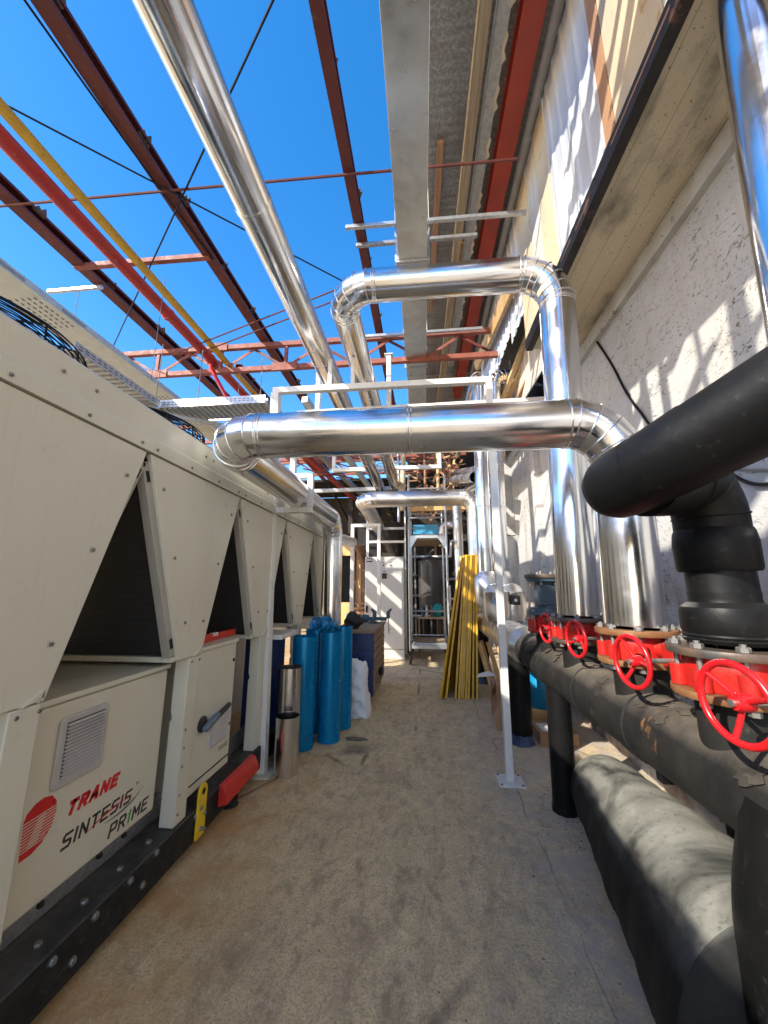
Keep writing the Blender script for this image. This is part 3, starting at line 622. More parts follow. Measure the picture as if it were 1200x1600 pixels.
# ================================================================== VALVES
def valve(y, wx, label, up_m, lo_m):
    v = thing('butterfly_valve', label, 'valve', (VX, y, 1.23), 'red butterfly valves')
    R_ = .178
    lf = MB().lathe([(.10, 0), (R_, 0), (R_ + .002, .004), (R_ + .002, .02), (R_, .024), (.10, .024)], (VX, y, 1.236), (0, 0, 1), 40).build('lower_flange', lo_m, v)
    uf = MB().lathe([(.10, 0), (R_, 0), (R_ + .002, .004), (R_ + .002, .022), (R_, .026), (.10, .026)], (VX, y, 1.372), (0, 0, 1), 40).build('upper_flange', up_m, v)
    bd = MB().lathe([(.09, 0), (.135, 0), (.138, .01), (.138, .10), (.135, .11), (.09, .11)], (VX, y, 1.2615), (0, 0, 1), 40).build('body', 'valve red', v)
    for i in range(8):
        a = (i + .5) * math.pi / 4; q = V((VX + .150 * math.cos(a), y + .150 * math.sin(a), 0))
        MB().cyl(q + V((0, 0, 1.2625)), q + V((0, 0, 1.3305)), .026, 14).build('lug', 'valve red', v)
        b = MB().lathe([(.009, -.14), (.009, 0), (.019, 0), (.019, .013), (.016, .016), (.009, .016), (.009, .024), (0, .024)], q + V((0, 0, 1.399)), (0, 0, 1), 6).lathe([(.0, -.185), (.017, -.185), (.018, -.165), (0, -.165)], q + V((0, 0, 1.399)), (0, 0, 1), 6)
        b.build('bolt', 'bolt steel', v, 20)
    gy = y - .235; gb = MB().prism([(-.055, -.05), (.03, -.065), (.06, -.03), (.06, .05), (.02, .07), (-.055, .055)], (VX + .055, gy - .055, 1.30), (1, 0, 0), (0, 0, 1), (0, .11, 0)).build('gearbox', 'valve red', v, bevel=.012)
    MB().cyl((VX + .055, gy, 1.315), (VX + .03, y - .13, 1.315), .036, 18).build('neck', 'valve red', gb)
    w = V((wx, gy - .055, 1.292)); n_ = V((-.985, -.17, .0)).normalized()
    MB().cyl((VX + .02, gy - .02, 1.292), w + n_ * .014, .010, 14).build('stem', 'stem steel', gb)
    wh = MB().torus(w + n_ * .012, n_, .102, .0100, 52, 12).build('handwheel', 'wheel red', v)
    MB().lathe([(0, -.028), (.024, -.028), (.022, .008), (.018, .016), (0, .016)], w, n_, 20).build('hub', 'wheel red', wh)
    MB().lathe([(0, .0165), (.010, .0165), (.010, .026), (0, .027)], w, n_, 12).build('nut', 'stem steel', wh)
    u, ww = perp(n_); ph = rnd.uniform(0, 2)
    for i in range(3):
        a = ph + i * 2 * math.pi / 3; d = u * math.cos(a) + ww * math.sin(a)
        MB().tube([w + d * .016 - n_ * .01, w + d * .06, w + d * .098 + n_ * .012], .0075, 10).build('spoke', 'wheel red', wh)
    return v
valve(1.47, .845, 'nearest red valve, under the black insulated elbow, with bright handwheel', 'dark flange', 'rust flange')
valve(2.05, .88, 'red valve under the near shiny vertical pipe, rusty orange flanges', 'rust flange', 'rust flange')
valve(2.75, .925, 'red valve under the tall shiny vertical pipe, brown flanges', 'dark flange', 'dark flange')
valve(3.35, .94, 'farthest red valve, under the blue-grey flanged check valve', 'pump grey', 'valve red')
t = thing('check_valve', 'blue-grey flanged check valve standing on the farthest red valve', 'check valve', (VX, 3.35, 1.4))
MB().lathe([(0, 0), (.16, 0), (.16, .03), (.11, .035), (.105, .24), (.16, .245), (.165, .27), (0, .27)], (VX, 3.35, 1.4), (0, 0, 1), 36).build('body', 'pump grey', t)
MB().box(VX - .10, VX + .10, 3.235, 3.36, 1.45, 1.62).build('cover', 'pump grey', t, bevel=.01)
MB().lathe([(.175, .0), (.178, .015), (.175, .03), (0, .03)], (VX, 3.35, 1.672), (0, 0, 1), 36).build('blank_flange', 'dark flange', t)
for i in range(8):
    a = i * math.pi / 4 + .2; MB().lathe([(0, .05), (.015, .05), (.015, .0), (.009, 0), (.009, -.05), (.015, -.05), (.015, -.065), (0, -.065)], (VX + .145 * math.cos(a), 3.35 + .145 * math.sin(a), 1.68), (0, 0, 1), 6).build('bolt', 'bolt steel', t)

# jacketed valve pods near the far end of the header
for i, (x, y) in enumerate(((1.20, 5.30), (.96, 5.15))):
    t = thing('valve_pod', ('right' if i == 0 else 'left') + ' aluminium-clad valve pod with ' + ('cone top and square black dial' if i == 0 else 'small blue stickers'), 'valve cover', (x, y, 1.2), 'aluminium valve covers')
    MB().lathe([(.13, -.06), (.165, .03), (.165, .30), (.168, .305), (.168, .315), (.10, .40), (.02, .43), (0, .43)], (x, y, 1.22), (0, 0, 1), 32).build('cover', 'aluminium dull', t)
    if i == 0:
        d = MB().box(x - .07, x + .05, y - .215, y - .155, 1.37, 1.49).build('dial', 'handle black', t, bevel=.012)
        MB().lathe([(.030, .001), (.030, 0)], (x - .01, y - .2155, 1.43), (0, -1, 0), 24).lathe([(0, .001), (.020, .001), (.02, 0)], (x - .01, y - .2155, 1.43), (0, -1, 0), 24).build('logo_ring', 'white paint', d)
        k = MB().torus((x - .15, y - .17, 1.42), (.7, -1, 0), .055, .008, 24, 8).build('knob', 'handle black', t)
    else:
        for dx in (-.06, .02): MB().box(x + dx, x + dx + .035, y - .168, y - .163, 1.36, 1.46).build('sticker', 'sign blue', t)

# ================================================================== RIGHT WALL
WX = 1.90
w_ = thing('concrete_wall', 'tall rough white concrete wall pitted with holes beside the valves', 'wall', (2.2, 5, 0))
nb = MB(); ny, nz = 120, 34; vs = []; fs = []
for i in range(ny + 1):
    for j in range(nz + 1):
        y = -4 + 22 * i / ny; z = 4.28 * j / nz
        vs.append((WX + .010 * math.sin(y * 1.9 + z) * math.sin(z * 2.3) + rnd.uniform(-.004, .004), y, z))
for i in range(ny):
    for j in range(nz): a = i * (nz + 1) + j; fs.append((a, a + 1, a + nz + 2, a + nz + 1))
nb.add(vs, fs); nb.build('wall_face', 'roughcast wall', w_, 60)
MB().box(WX + .03, 2.35, -4, 18, 0, 4.285).build('wall_core', 'ledge concrete', w_)
MB().prism([(0, 4.10), (.0, 4.135), (-.055, 4.15), (-.06, 4.30), (.1, 4.30), (.1, 4.10)], (WX, -4, 0), (1, 0, 0), (0, 0, 1), (0, 22, 0)).build('ledge', 'ledge concrete', w_, bevel=.006)
MB().box(1.585, WX + .02, 7.75, 8.25, 0, 4.9).build('pilaster', 'roughcast wall', w_, bevel=.01)
MB().box(1.583, WX, 7.742, 7.75, 2.62, 2.632).build('crack', 'black hole', w_)
MB().box(1.80, WX + .02, 5.92, 6.12, 0, 4.2).build('rib', 'roughcast wall', w_, bevel=.012)
s_ = thing('concrete_soffit', 'cream concrete overhang with board lines and soot above the wall', 'overhang', (1.6, 1, 4.3))
MB().box(1.315, 1.95, -4, 4.02, 4.305, 4.50).build('slab', 'soffit concrete', s_, bevel=.008)
t = thing('edge_channel', 'dark steel channel with rusty stripes under the cladding edge', 'beam', (1.3, 1, 4.3))
MB().prism([(1.245, 4.28), (1.315, 4.28), (1.315, 4.29), (1.255, 4.29), (1.255, 4.40), (1.32, 4.40), (1.32, 4.41), (1.245, 4.41)], (0, -4, 0), (1, 0, 0), (0, 0, 1), (0, 8.0, 0)).build('channel', 'channel dark', t)
for y0, y1, z in ((1.42, 1.98, 4.345), (2.32, 2.55, 4.33), (2.66, 2.86, 4.35)): MB().prism([(y0, z), (y1, z + .004), (y1 + .02, z + .016), (y0 - .01, z + .02)], (1.2435, 0, 0), (0, 1, 0), (0, 0, 1), (.002, 0, 0)).build('bare_stripe', 'brown plank', t)
# cladding pieces, each its own sheet or board
def sheet(y0, y1, z0, z1, label, x=1.29, ragged=0.):
    o = MB(); k = max(6, int((y1 - y0) / .012)); A = []; B = []; pr = (0, .0, .35, 1, 1, 1, .35, 0, 0, 0, 0, 0, 0)
    for i in range(k + 1):
        y = y0 + (y1 - y0) * i / k; ph = (y * 5.2) % 1; xx = x - .014 * max(0, min(1, (abs(ph - .5) - .32) * 12)); zz = z0 + ragged * math.sin(y * 19) * .5
        A += [(xx, y, zz), (xx, y, z1)]; B += [(xx + .004, y, zz), (xx + .004, y, z1)]
    n_ = len(A); fs = []
    for i in range(k): fs += [(2 * i, 2 * i + 1, 2 * i + 3, 2 * i + 2), (n_ + 2 * i, n_ + 2 * i + 2, n_ + 2 * i + 3, n_ + 2 * i + 1), (2 * i, 2 * i + 2, n_ + 2 * i + 2, n_ + 2 * i), (2 * i + 1, n_ + 2 * i + 1, n_ + 2 * i + 3, 2 * i + 3)]
    fs += [(0, n_, n_ + 1, 1), (2 * k, 2 * k + 1, n_ + 2 * k + 1, n_ + 2 * k)]; o.add(o_v(A + B), fs)
    m = o.build('cladding_sheet', 'sheet paint', None, 30); tag(m, label, 'metal sheet', 'cladding sheets'); return m
def o_v(x): return x
def board(y0, y1, z0, z1, m, label, x=1.285, tilt=0., th=.018):
    o = MB().prism([(y0, z0), (y1, z0 + tilt), (y1, z1 + tilt), (y0, z1)], (x, 0, 0), (0, 1, 0), (0, 0, 1), (th, 0, 0)).build('cladding_board', m, None, bevel=.002); return tag(o, label, 'board', 'cladding boards')
sheet(2.10, 2.98, 4.42, 6.55, 'wide pale ribbed metal sheet on the upper right wall above the cream overhang', ragged=.03)
board(1.985, 2.108, 4.40, 6.55, 'brown plank', 'narrow orange-brown board between metal sheet and plywood at upper right', x=1.28)
board(1.50, 1.98, 4.42, 6.55, 'pale board', 'pale plywood panel near the top right corner beside the brown board')
board(.70, 1.49, 4.42, 6.55, 'grey board', 'grey weathered plywood at the extreme upper right, above the dark channel', x=1.283)
board(-1.5, .69, 4.42, 6.55, 'pale board', 'pale plywood overhead behind the bright right edge pipe', x=1.287)
board(3.00, 3.30, 4.44, 6.55, 'pale board', 'yellowish plywood strip directly left of the pale ribbed metal sheet', x=1.281)
board(3.32, 3.62, 4.46, 6.55, 'grey board', 'grey timber board right of the thin crack above the high elbow', x=1.287)
board(3.64, 4.10, 4.5, 6.55, 'pale board', 'pale weathered board above the elbow of the high crossing pipe', x=1.282)
sheet(4.12, 4.75, 4.9, 6.5, 'smaller pale metal sheet left of the weathered boards under the grey conduit', x=1.295)
sheet(4.78, 7.2, 5.1, 6.5, 'farthest metal sheets hanging behind the high crossing pipe', x=1.30)
board(4.15, 6.0, 4.35, 5.05, 'grey board', 'long grey board beside the tall vertical pipe behind its elbow', x=1.60, tilt=.1)
board(6.2, 9.0, 4.3, 5.6, 'grey board', 'broad dark board closing the wall top beyond the twin pipes', x=1.62)
def plank(a, b, w, h, m, label, up=(0, 0, 1)):
    return tag(MB().bar(a, b, w, h, up).build('timber_plank', m, None, bevel=.003), label, 'plank', 'loose planks by the wall top')
plank((1.20, 4.1, 5.35), (1.16, 6.9, 5.95), .17, .06, 'crate wood', 'broad yellow plank slanting under the metal sheets', (1, 0, 0.3))
plank((1.72, 4.6, 5.55), (1.34, 6.1, 4.55), .07, .05, 'pale wood', 'thin pale plank propped behind the tall vertical pipe')
plank((1.84, 4.5, 5.05), (1.46, 6.2, 4.25), .12, .04, 'brown plank', 'reddish brown plank slanting down behind the tall vertical pipe')
plank((1.80, 4.8, 5.25), (1.40, 6.3, 4.6), .10, .04, 'pale wood', 'pale plank parallel to the reddish slanting plank')
plank((1.55, 6.3, 5.3), (1.50, 6.6, 3.9), .09, .05, 'pale wood', 'upright yellow batten at the wall top behind the twin pipes', (1, 0, 0))
plank((1.32, 6.8, 5.25), (1.95, 7.0, 5.22), .10, .25, 'crate wood', 'short brown beam across the gap under the metal sheets')
plank((1.3, 6.2, 4.32), (1.95, 6.3, 4.34), .05, .04, 'brown plank', 'thin brown rail crossing behind the tall vertical pipe')
def cable(pts, r, m, label, name='cable', cat='cable'):
    return tag(MB().tube(catmull(pts, 8), r, 7).build(name, m, None), label, cat)
cable([(1.88, 3.80, 4.32), (1.885, 3.5, 3.75), (1.885, 3.33, 3.36), (1.885, 3.15, 3.05), (1.885, 3.02, 2.87), (1.88, 2.7, 2.72), (1.88, 2.36, 2.26), (1.88, 2.1, 2.14), (1.88, 1.7, 2.16)], .011, 'wire black', 'black cable drooping down the white wall behind the elbow')
cable([(1.885, 4.35, 4.15), (1.885, 4.2, 3.7), (1.89, 4.1, 3.4)], .006, 'wire black', 'short thin wire hanging on the wall left of the drooping cable')
cable([(1.885, 2.35, 2.30), (1.885, 2.1, 2.22), (1.885, 1.8, 2.20), (1.885, 1.4, 2.3)], .010, 'cable grey', 'grey cable on the wall below the black pipe')
# ================================================================== ROOF SKELETON
def purlin(x0, x1, w, y0, y1, z, label, clips):
    t = thing('roof_purlin', label, 'roof beam', ((x0 + x1) / 2, y0, z), 'rusty roof purlins')
    d = V((x1 - x0, y1 - y0, 0)).normalized(); o = V((x0, y0, z)); L = (V((x1, y1, z)) - o).length; s = V((d.y, -d.x, 0))
    h = .15; e = .012
    MB().prism([(-w / 2, 0), (w / 2, 0), (w / 2, .03), (w / 2 - e, .03), (w / 2 - e, e), (-w / 2 + e, e), (-w / 2 + e, h - e), (w / 2 - e, h - e), (w / 2 - e, h - .03), (w / 2, h - .03), (w / 2, h), (-w / 2, h)], o, s, (0, 0, 1), d * L).build('channel', 'purlin red', t, 20)
    for i in range(clips):
        p = o + d * (L * (i + rnd.uniform(.2, .8)) / clips) + V((0, 0, h)) + s * (w * rnd.uniform(.1, .5)); l = rnd.uniform(.05, .22)
        MB().prism([(0, -.05), (l * .2, .03), (l * .5, .01), (l * .7, .06), (l, .0), (l, -.05)], p, d, s * .5 + V((0, 0, .8)), s * .02).build('torn_clip', 'dark flange', t)
    return t
purlin(-2.66, -2.56, .145, -2.5, 11.5, 5.70, 'broad rusty purlin left of the long shiny pipe', 16)
purlin(-.72, -.58, .105, -2.5, 11.5, 5.70, 'slim rusty purlin right of the long shiny pipe', 14)
purlin(-4.42, -4.30, .16, -1, 11.5, 5.70, 'rusty purlin left of the red pipe', 14)
def truss(y, label, x0=-8., x1=1.25):
    t = thing('roof_truss', label, 'truss', ((x0 + x1) / 2, y, 5.2), 'red roof trusses')
    for z in (5.16, 5.60):
        MB().prism([(0, 0), (.075, 0), (.075, .008), (.008, .008), (.008, .08), (0, .08)], (x0, y - .04, z), (0, 1, 0), (0, 0, 1), (x1 - x0, 0, 0)).build('chord', 'truss red', t)
    n_ = 8; w = (x1 - x0) / n_
    for i in range(n_):
        a = x0 + w * i; MB().bar((a, y, 5.24), (a, y, 5.60), .05, .05, (0, 1, 0)).build('web_post', 'truss red', t)
        MB().bar((a + .05, y + .02, 5.25), (a + w / 2, y + .02, 5.60), .045, .012, (0, 1, 0)).build('web_diagonal', 'truss red', t)
        MB().bar((a + w - .05, y + .03, 5.25), (a + w / 2, y + .03, 5.60), .045, .012, (0, 1, 0)).build('web_diagonal', 'purlin red', t)
        if i % 2: MB().box(a - .22, a + .22, y - .055, y - .045, 5.13, 5.27).build('gusset_plate', 'truss red', t, bevel=.003)
        else: MB().box(a - .12, a + .12, y - .055, y - .045, 5.57, 5.72).build('gusset_plate', 'truss red', t, bevel=.003)
truss(5.42, 'nearest red lattice truss crossing under the purlins')
truss(8.4, 'middle red lattice truss behind the low crossing pipe')
truss(9.9, 'third red lattice truss from the front, above the white cabinet')
truss(11.4, 'farthest red lattice truss above the dark rear building')
purlin(-1.7, -1.65, .12, 6.0, 13, 5.72, 'short rear purlin between the two overhead shiny pipes', 6)
purlin(-3.5, -3.4, .12, 6.2, 13, 5.72, 'short rear purlin above the far end of the red pipe', 6)
t = thing('sprinkler_pipe', 'red sprinkler pipe running overhead beside the yellow pipe', 'pipe', (-3.59, 5, 5.4))
MB().tube([(-3.56, -2, 5.40), (-3.47, 13, 5.40)], .076, 20).build('pipe', 'pipe red', t)
for y in (4.25, 5.30): MB().lathe([(.077, 0), (.089, .005), (.089, .055), (.077, .06)], (-3.535 + .006 * (y - 3), y, 5.4), (0, 1, 0), 20).build('coupling', 'pipe red', t)
MB().tube([(-3.515, 5.35, 5.34), (-3.5, 5.36, 5.22), (-3.0, 5.42, 4.36), (-2.9, 5.5, 4.1)], .033, 14).build('branch_pipe', 'wheel red', t)
t = thing('gas_pipe', 'scuffed yellow pipe running overhead beside the red sprinkler pipe', 'pipe', (-3.17, 5, 5.4))
MB().tube([(-3.34, -2, 5.42), (-3.29, 13, 5.42)], .05, 18).build('pipe', 'pipe yellow', t)
t = thing('tie_bar', 'red angle bar linking two purlins across the red and yellow pipes', 'tie bar', (-3.5, 3.7, 5.7))
MB().prism([(0, 0), (.06, 0), (.06, .006), (.006, .006), (.006, .06), (0, .06)], (-4.45, 3.67, 5.68), (0, 1, 0), (0, 0, 1), (1.85, .03, 0)).build('angle', 'truss red', t)
def rod(a, b, r, m, label, cat='brace rod', sag=0):
    q = V(a).lerp(V(b), .5) - V((0, 0, sag)); return tag(MB().tube(catmull([a, q, b], 6), r, 6).build('brace_rod', m, None), label, cat)
rod((-7.5, 2.78, 5.64), (1.0, 2.98, 5.68), .014, 'purlin red', 'thin straight dark red rod crossing the whole sky sideways')
rod((-.74, 1.58, 5.66), (-5.4, 5.33, 5.64), .009, 'wire black', 'thin cross rod slanting down to the left behind the long pipe')
rod((-4.3, 1.36, 5.64), (-.7, 4.49, 5.66), .009, 'wire black', 'thin cross rod slanting down to the right over the red pipe')
rod((-2.76, 1.2, 5.70), (-2.58, 3.75, 5.69), .010, 'wire black', 'slack black cable strung along the broad purlin', 'cable', .03)
rod((-3.9, 5.0, 5.3), (-1.1, 4.3, 5.6), .011, 'purlin red', 'upper of two thin rods slanting up to the long pipe')
rod((-3.9, 5.15, 5.28), (-1.1, 4.45, 5.58), .011, 'purlin red', 'lower of two thin rods slanting up to the long pipe')
# strut rails under the purlins
def strut(a, b, label, m='galvanised'):
    a = V(a); b = V(b); t = tag(MB().bar(a, b, .042, .042).build('strut_rail', m, None, bevel=.003), label, 'strut', 'galvanised strut rails'); return t
strut((-.80, 3.48, 5.655), (1.22, 3.52, 5.665), 'nearer galvanised strut under the slim purlin')
strut((-.72, 3.72, 5.655), (.72, 3.74, 5.665), 'greenish strut just behind the nearer one, over the duct', 'old zinc')
strut((-.85, 5.20, 5.52), (1.0, 5.22, 5.54), 'strut below the nearest truss, left of the duct')
strut((-5.1, 3.95, 5.62), (-4.3, 3.97, 5.64), 'short white strut holding the left perforated tray')
strut((-4.3, 6.6, 4.9), (-1.8, 6.6, 4.9), 'long pale strut seen under the nearest truss at left')
strut((-2.6, 6.9, 4.55), (.4, 6.9, 4.60), 'long pale strut just above the low crossing pipe')
strut((-3.2, 3.2, 3.45), (-2.2, 3.85, 3.43), 'short strut slanting under the bend of the cable tray')
def hrod(x, y, z0, z1, label):
    tag(MB().tube([(x, y, z0), (x, y, z1)], .0045, 6).build('hanger_rod', 'bolt steel', None), label, 'hanger rod', 'threaded hanger rods')
HR_ = 'thin threaded rod hanging a cable tray from the roof'
for x, y, z0, z1 in ((-4.62, 3.95, 4.2, 5.62), (-3.38, 3.96, 4.19, 5.7), (-2.98, 3.6, 3.5, 4.4), (-2.35, 3.42, 3.5, 4.15), (-1.72, 3.55, 3.52, 4.1), (-3.0, 5.4, 4.2, 5.2)): hrod(x, y, z0, z1, HR_)
# cable trays
def slots(mb, y0, y1, x0, x1, z, rows, n_):
    for i in range(n_):
        for j in range(rows):
            y = y0 + (y1 - y0) * i / n_; x = x0 + (x1 - x0) * (j + .5) / rows; mb.box(x - .006, x + .006, y, y + (y1 - y0) / n_ * .55, z - .0012, z)
t = thing('cable_tray', 'long pale perforated cable tray high above the chiller fans', 'cable tray', (-3.65, 4, 4.2))
MB().prism([(-3.42, 4.2), (-3.42, 4.27), (-3.424, 4.27), (-3.424, 4.204), (-3.796, 4.204), (-3.796, 4.27), (-3.80, 4.27), (-3.80, 4.2)], (0, -.5, 0), (1, 0, 0), (0, 0, 1), (0, 10, 0)).build('tray', 'tray white', t, 20)
sl = MB()
for y in (1.9, 2.6, 4.4, 5.2): slots(sl, y, y + .42, -3.78, -3.46, 4.199, 5, 8)
sl.build('slots', 'black hole', t, 0)['kind'] = 'stuff'
for y in (.6, 2.2, 2.8, 4.6, 5.0, 6): MB().box(-3.419, -3.4185, y, y + .25, 4.215, 4.25).build('side_slots', 'old zinc', t, 0)
t = thing('cable_tray', 'ribbed galvanised cable tray bending over the chiller towards the white frame', 'cable tray', (-2.4, 3.4, 3.5))
MB().box(-3.08, -2.78, 2.42, 3.42, 3.49, 3.494).build('tray', 'galvanised', t)
for x in (-3.082, -2.782): MB().box(x, x + .003, 2.42, 3.40, 3.49, 3.57).build('side_rail', 'galvanised', t)
MB().box(-3.0, -1.60, 3.424, 3.74, 3.486, 3.489).build('tray', 'galvanised', t)
for y in (3.42, 3.738): MB().box(-2.779 if y < 3.5 else -3.08, -1.60, y, y + .003, 3.486, 3.572).build('side_rail', 'galvanised', t)
sl = MB()
for i in range(24): sl.box(-2.74 + .047 * i, -2.74 + .047 * i + .026, 3.4185, 3.4195, 3.515, 3.522); sl.box(-2.74 + .047 * i, -2.74 + .047 * i + .026, 3.4185, 3.4195, 3.54, 3.547)
sl.build('side_slots', 'black hole', t, 0)['kind'] = 'stuff'; sl = MB()
for i in range(15): sl.box(-2.7785, -2.7775, 2.46 + .06 * i, 2.495 + .06 * i, 3.515, 3.522); sl.box(-2.7785, -2.7775, 2.46 + .06 * i, 2.495 + .06 * i, 3.54, 3.547)
sl.build('side_slots', 'black hole', t, 0)['kind'] = 'stuff'
rb_ = MB()
for i in range(22): rb_.box(-2.98 + .062 * i, -2.98 + .062 * i + .02, 3.43, 3.73, 3.478, 3.4855)
for i in range(14): rb_.box(-3.07, -2.79, 2.45 + .068 * i, 2.47 + .068 * i, 3.482, 3.4895)
rb_.build('ribs', 'old zinc', t, 0)['kind'] = 'stuff'
# duct
t = thing('air_duct', 'square galvanised duct running straight overhead under the zinc roof', 'duct', (-.04, 2, 5.2))
MB().box(-.200, .118, -2.5, 3.52, 5.20, 5.52).build('duct', 'duct zinc', t, bevel=.004)
MB().box(-.205, .125, 3.575, 5.95, 5.20, 5.52).build('duct', 'duct zinc', t, bevel=.004)
for y in (3.522, 3.552, 5.60, 1.42): MB().box(-.232, .15, y, y + .022, 5.168, 5.55).build('flange', 'galvanised', t, bevel=.002)
MB().prism([(5.95, 5.20), (5.95, 5.52), (6.4, 5.30), (7.0, 4.45), (6.75, 4.30), (6.2, 5.05)], (-.2, 0, 0), (0, 1, 0), (0, 0, 1), (.325, 0, 0)).build('duct_elbow', 'duct zinc', t, bevel=.004)
for y in (1.47, 3.5, 5.4):
    for x in (-.235, .15): tag(MB().tube([(x, y + .03, 5.19), (x, y + .03, 6.6)], .005, 6).build('hanger_rod', 'bolt steel', None), 'thin rod hanging the square duct from the roof', 'hanger rod', 'duct hanger rods')
# zinc roof over the right side
def corr(x0, x1, y0, y1, z, label, m='roof zinc', slope=0., amp=.012, wl=.09, edge=0., name='roof_sheet'):
    k = max(4, int((y1 - y0) / (wl / 6))); A = []; q = rnd.uniform(0, 6)
    for i in range(k + 1):
        y = y0 + (y1 - y0) * i / k; zz = z + amp * math.sin(2 * math.pi * y / wl); e = edge * (math.sin(y * 5 + q) + .6 * math.sin(y * 13 + q * 2)) * .5
        A += [(x0 + e, y, zz), (x1 - e * .7, y, zz + slope * (x1 - x0))]
    n_ = len(A); fs = []; B = [(a, b, c + .003) for a, b, c in A]
    for i in range(k): fs += [(2 * i, 2 * i + 1, 2 * i + 3, 2 * i + 2), (n_ + 2 * i, n_ + 2 * i + 2, n_ + 2 * i + 3, n_ + 2 * i + 1), (2 * i, 2 * i + 2, n_ + 2 * i + 2, n_ + 2 * i), (2 * i + 1, n_ + 2 * i + 1, n_ + 2 * i + 3, 2 * i + 3)]
    o = MB().add(A + B, fs).build(name, m, None, 50); return tag(o, label, 'roof sheet', 'zinc roof sheets')
corr(-.02, 1.45, .9, 4.0, 6.62, amp=.003, label= 'speckled zinc roof sheet between the duct and the red beam', edge=.10)
corr(-.02, 2.5, 3.93, 8.26, 6.65, amp=.004, label= 'zinc roof sheet past the crossing strut, above the high crossing pipe', edge=.10)
corr(-.1, 2.5, 8.22, 14.5, 6.62, label= 'darkest zinc roof sheet far back over the rear clutter', edge=.12)
MB_ = MB
t = thing('timber_beam', 'stained old timber beam along the zinc roof left of the red beam', 'beam', (.6, 3, 6.3))
MB().bar((.67, -2.5, 6.33), (.515, 9, 6.33), .10, .14).build('beam', 'old wood', t, bevel=.005)
MB().bar((.612, -2.5, 6.27), (.457, 9, 6.27), .012, .02).build('sunlit_edge_strip', 'pale wood', t)  # pale wood gives the beam edge its sunlit look
t = thing('gutter_strip', 'grey zinc gutter strip with peeling rim beside the red beam', 'gutter', (.8, 3, 6.4))
MB().prism([(.75, 6.44), (.76, 6.38), (.86, 6.38), (.87, 6.44), (.875, 6.44), (.865, 6.372), (.755, 6.372), (.745, 6.44)], (.03, -2.5, 0), (1, 0, 0), (0, 0, 1), (-.13, 10, 0)).build('gutter', 'old zinc', t)
for i in range(12):
    y = 1.2 + i * .42 + rnd.uniform(-.1, .1); x = .885 - .013 * (y + 2.5); MB().prism([(0, 0), (.05, .03), (.14, .01), (.2, .04), (.24, 0), (.12, -.015)], (x, y, 6.37), (0, 1, 0), (1, 0, .1), (0, 0, .012)).build('peeling_rim', 'pale board', t)
t = thing('red_beam', 'thick orange-red steel beam along the roof edge beside the grey conduit', 'beam', (1.05, 3, 6.4))
MB().prism([(-.10, 0), (.10, 0), (.10, .02), (.012, .02), (.012, .18), (.10, .18), (.10, .2), (-.10, .2), (-.10, .18), (-.012, .18), (-.012, .02), (-.10, .02)], (1.075, -2.5, 6.38), (1, 0, 0), (0, 0, 1), (-.10, 11.5, 0)).build('i_section', 'beam red', t)
t = thing('conduit', 'grey round conduit along the cladding top beside the red beam', 'conduit', (1.23, 3, 6.45))
MB().tube([(1.255, -2.5, 6.42), (1.22, 9, 6.42)], .05, 16).build('pipe', 'cable grey', t)
t = thing('roof_batten', 'short brown batten under the zinc roof behind the duct', 'batten', (.3, 5, 6.5))
MB().bar((.30, 3.35, 6.56), (.24, 6.0, 6.56), .07, .06).build('batten', 'brown plank', t)
t = thing('roof_batten', 'long pale batten between the stained timber beam and gutter', 'batten', (.6, 6, 6.4))
MB().bar((.66, 4.6, 6.5), (.6, 8.2, 6.5), .05, .05).build('batten', 'crate wood', t)
# unseen roof remnants added and shaped to cast shadow streaks on the wall
ROOF_Z = 5.87
for i, (x0, x1, y0, y1) in enumerate(((-.58, .30, .02, .56), (-1.08, -.5, -.13, .07), (-.86, -.56, .60, .80), (-.22, .35, .92, 1.38), (-2.3, -1.2, -.62, -.46), (-2.6, -1.15, .10, .34), (-2.4, -1.3, .62, .95), (-4.2, -1.9, -.25, .02), (-1.62, -1.30, -1.06, -.92), (-3.9, -1.7, -1.75, -1.4), (-1.5, .3, -1.75, -1.3), (-4.3, -1.0, -2.3, -2.0), (-.5, .95, -1.0, -.55))):
    corr(x0, x1, y0, y1, ROOF_Z + .02 * (i % 3), 'unseen zinc strip added overhead to shade the white wall', edge=.14)
for i, (x0, x1, y, z, w) in enumerate(((-.5, .2, .50, 6.2, .10), (-.30, .55, .85, 6.28, .16), (-.1, .8, 1.22, 6.35, .12), (-.55, .1, .22, 6.2, .14), (.15, .95, 1.52, 6.42, .10), (-.9, -.2, .98, 6.15, .09), (.3, 1.0, .95, 6.5, .14), (-.7, .2, -.2, 6.2, .2))):  # ragged pieces added out of view to streak the cladding with shadow
    corr(x0, x1, y, y + w, z, 'unseen ragged zinc batten added to streak the cladding with shadow', edge=.18, slope=.22)
for i, (yw, w, zb, tl) in enumerate(((2.12, .13, 4.25, .10), (2.48, .09, 4.2, -.06), (2.84, .08, 4.45, .05), (3.08, .10, 4.3, .08), (3.34, .07, 4.5, -.04))):  # unseen hanging strips, added for upright shadow bars on the wall
    y = yw - .94 * 2.35
    o = MB().prism([(-w * .3, 5.86), (w * .4, 5.86), (w * .62 + tl, zb + .3), (w * .5 + tl, zb), (-w * .2 + tl, zb + .12), (-w * .6 + tl, zb + .05), (-w * .45, 5.1)], (-.45, y, 0), (.12, 1, 0), (0, 0, 1), (.003, 0, 0)).build('shadow_strip', 'roof zinc', None); tag(o, 'unseen zinc strip added to cast upright shadow bars on the wall', 'metal strip', 'added shadow strips')
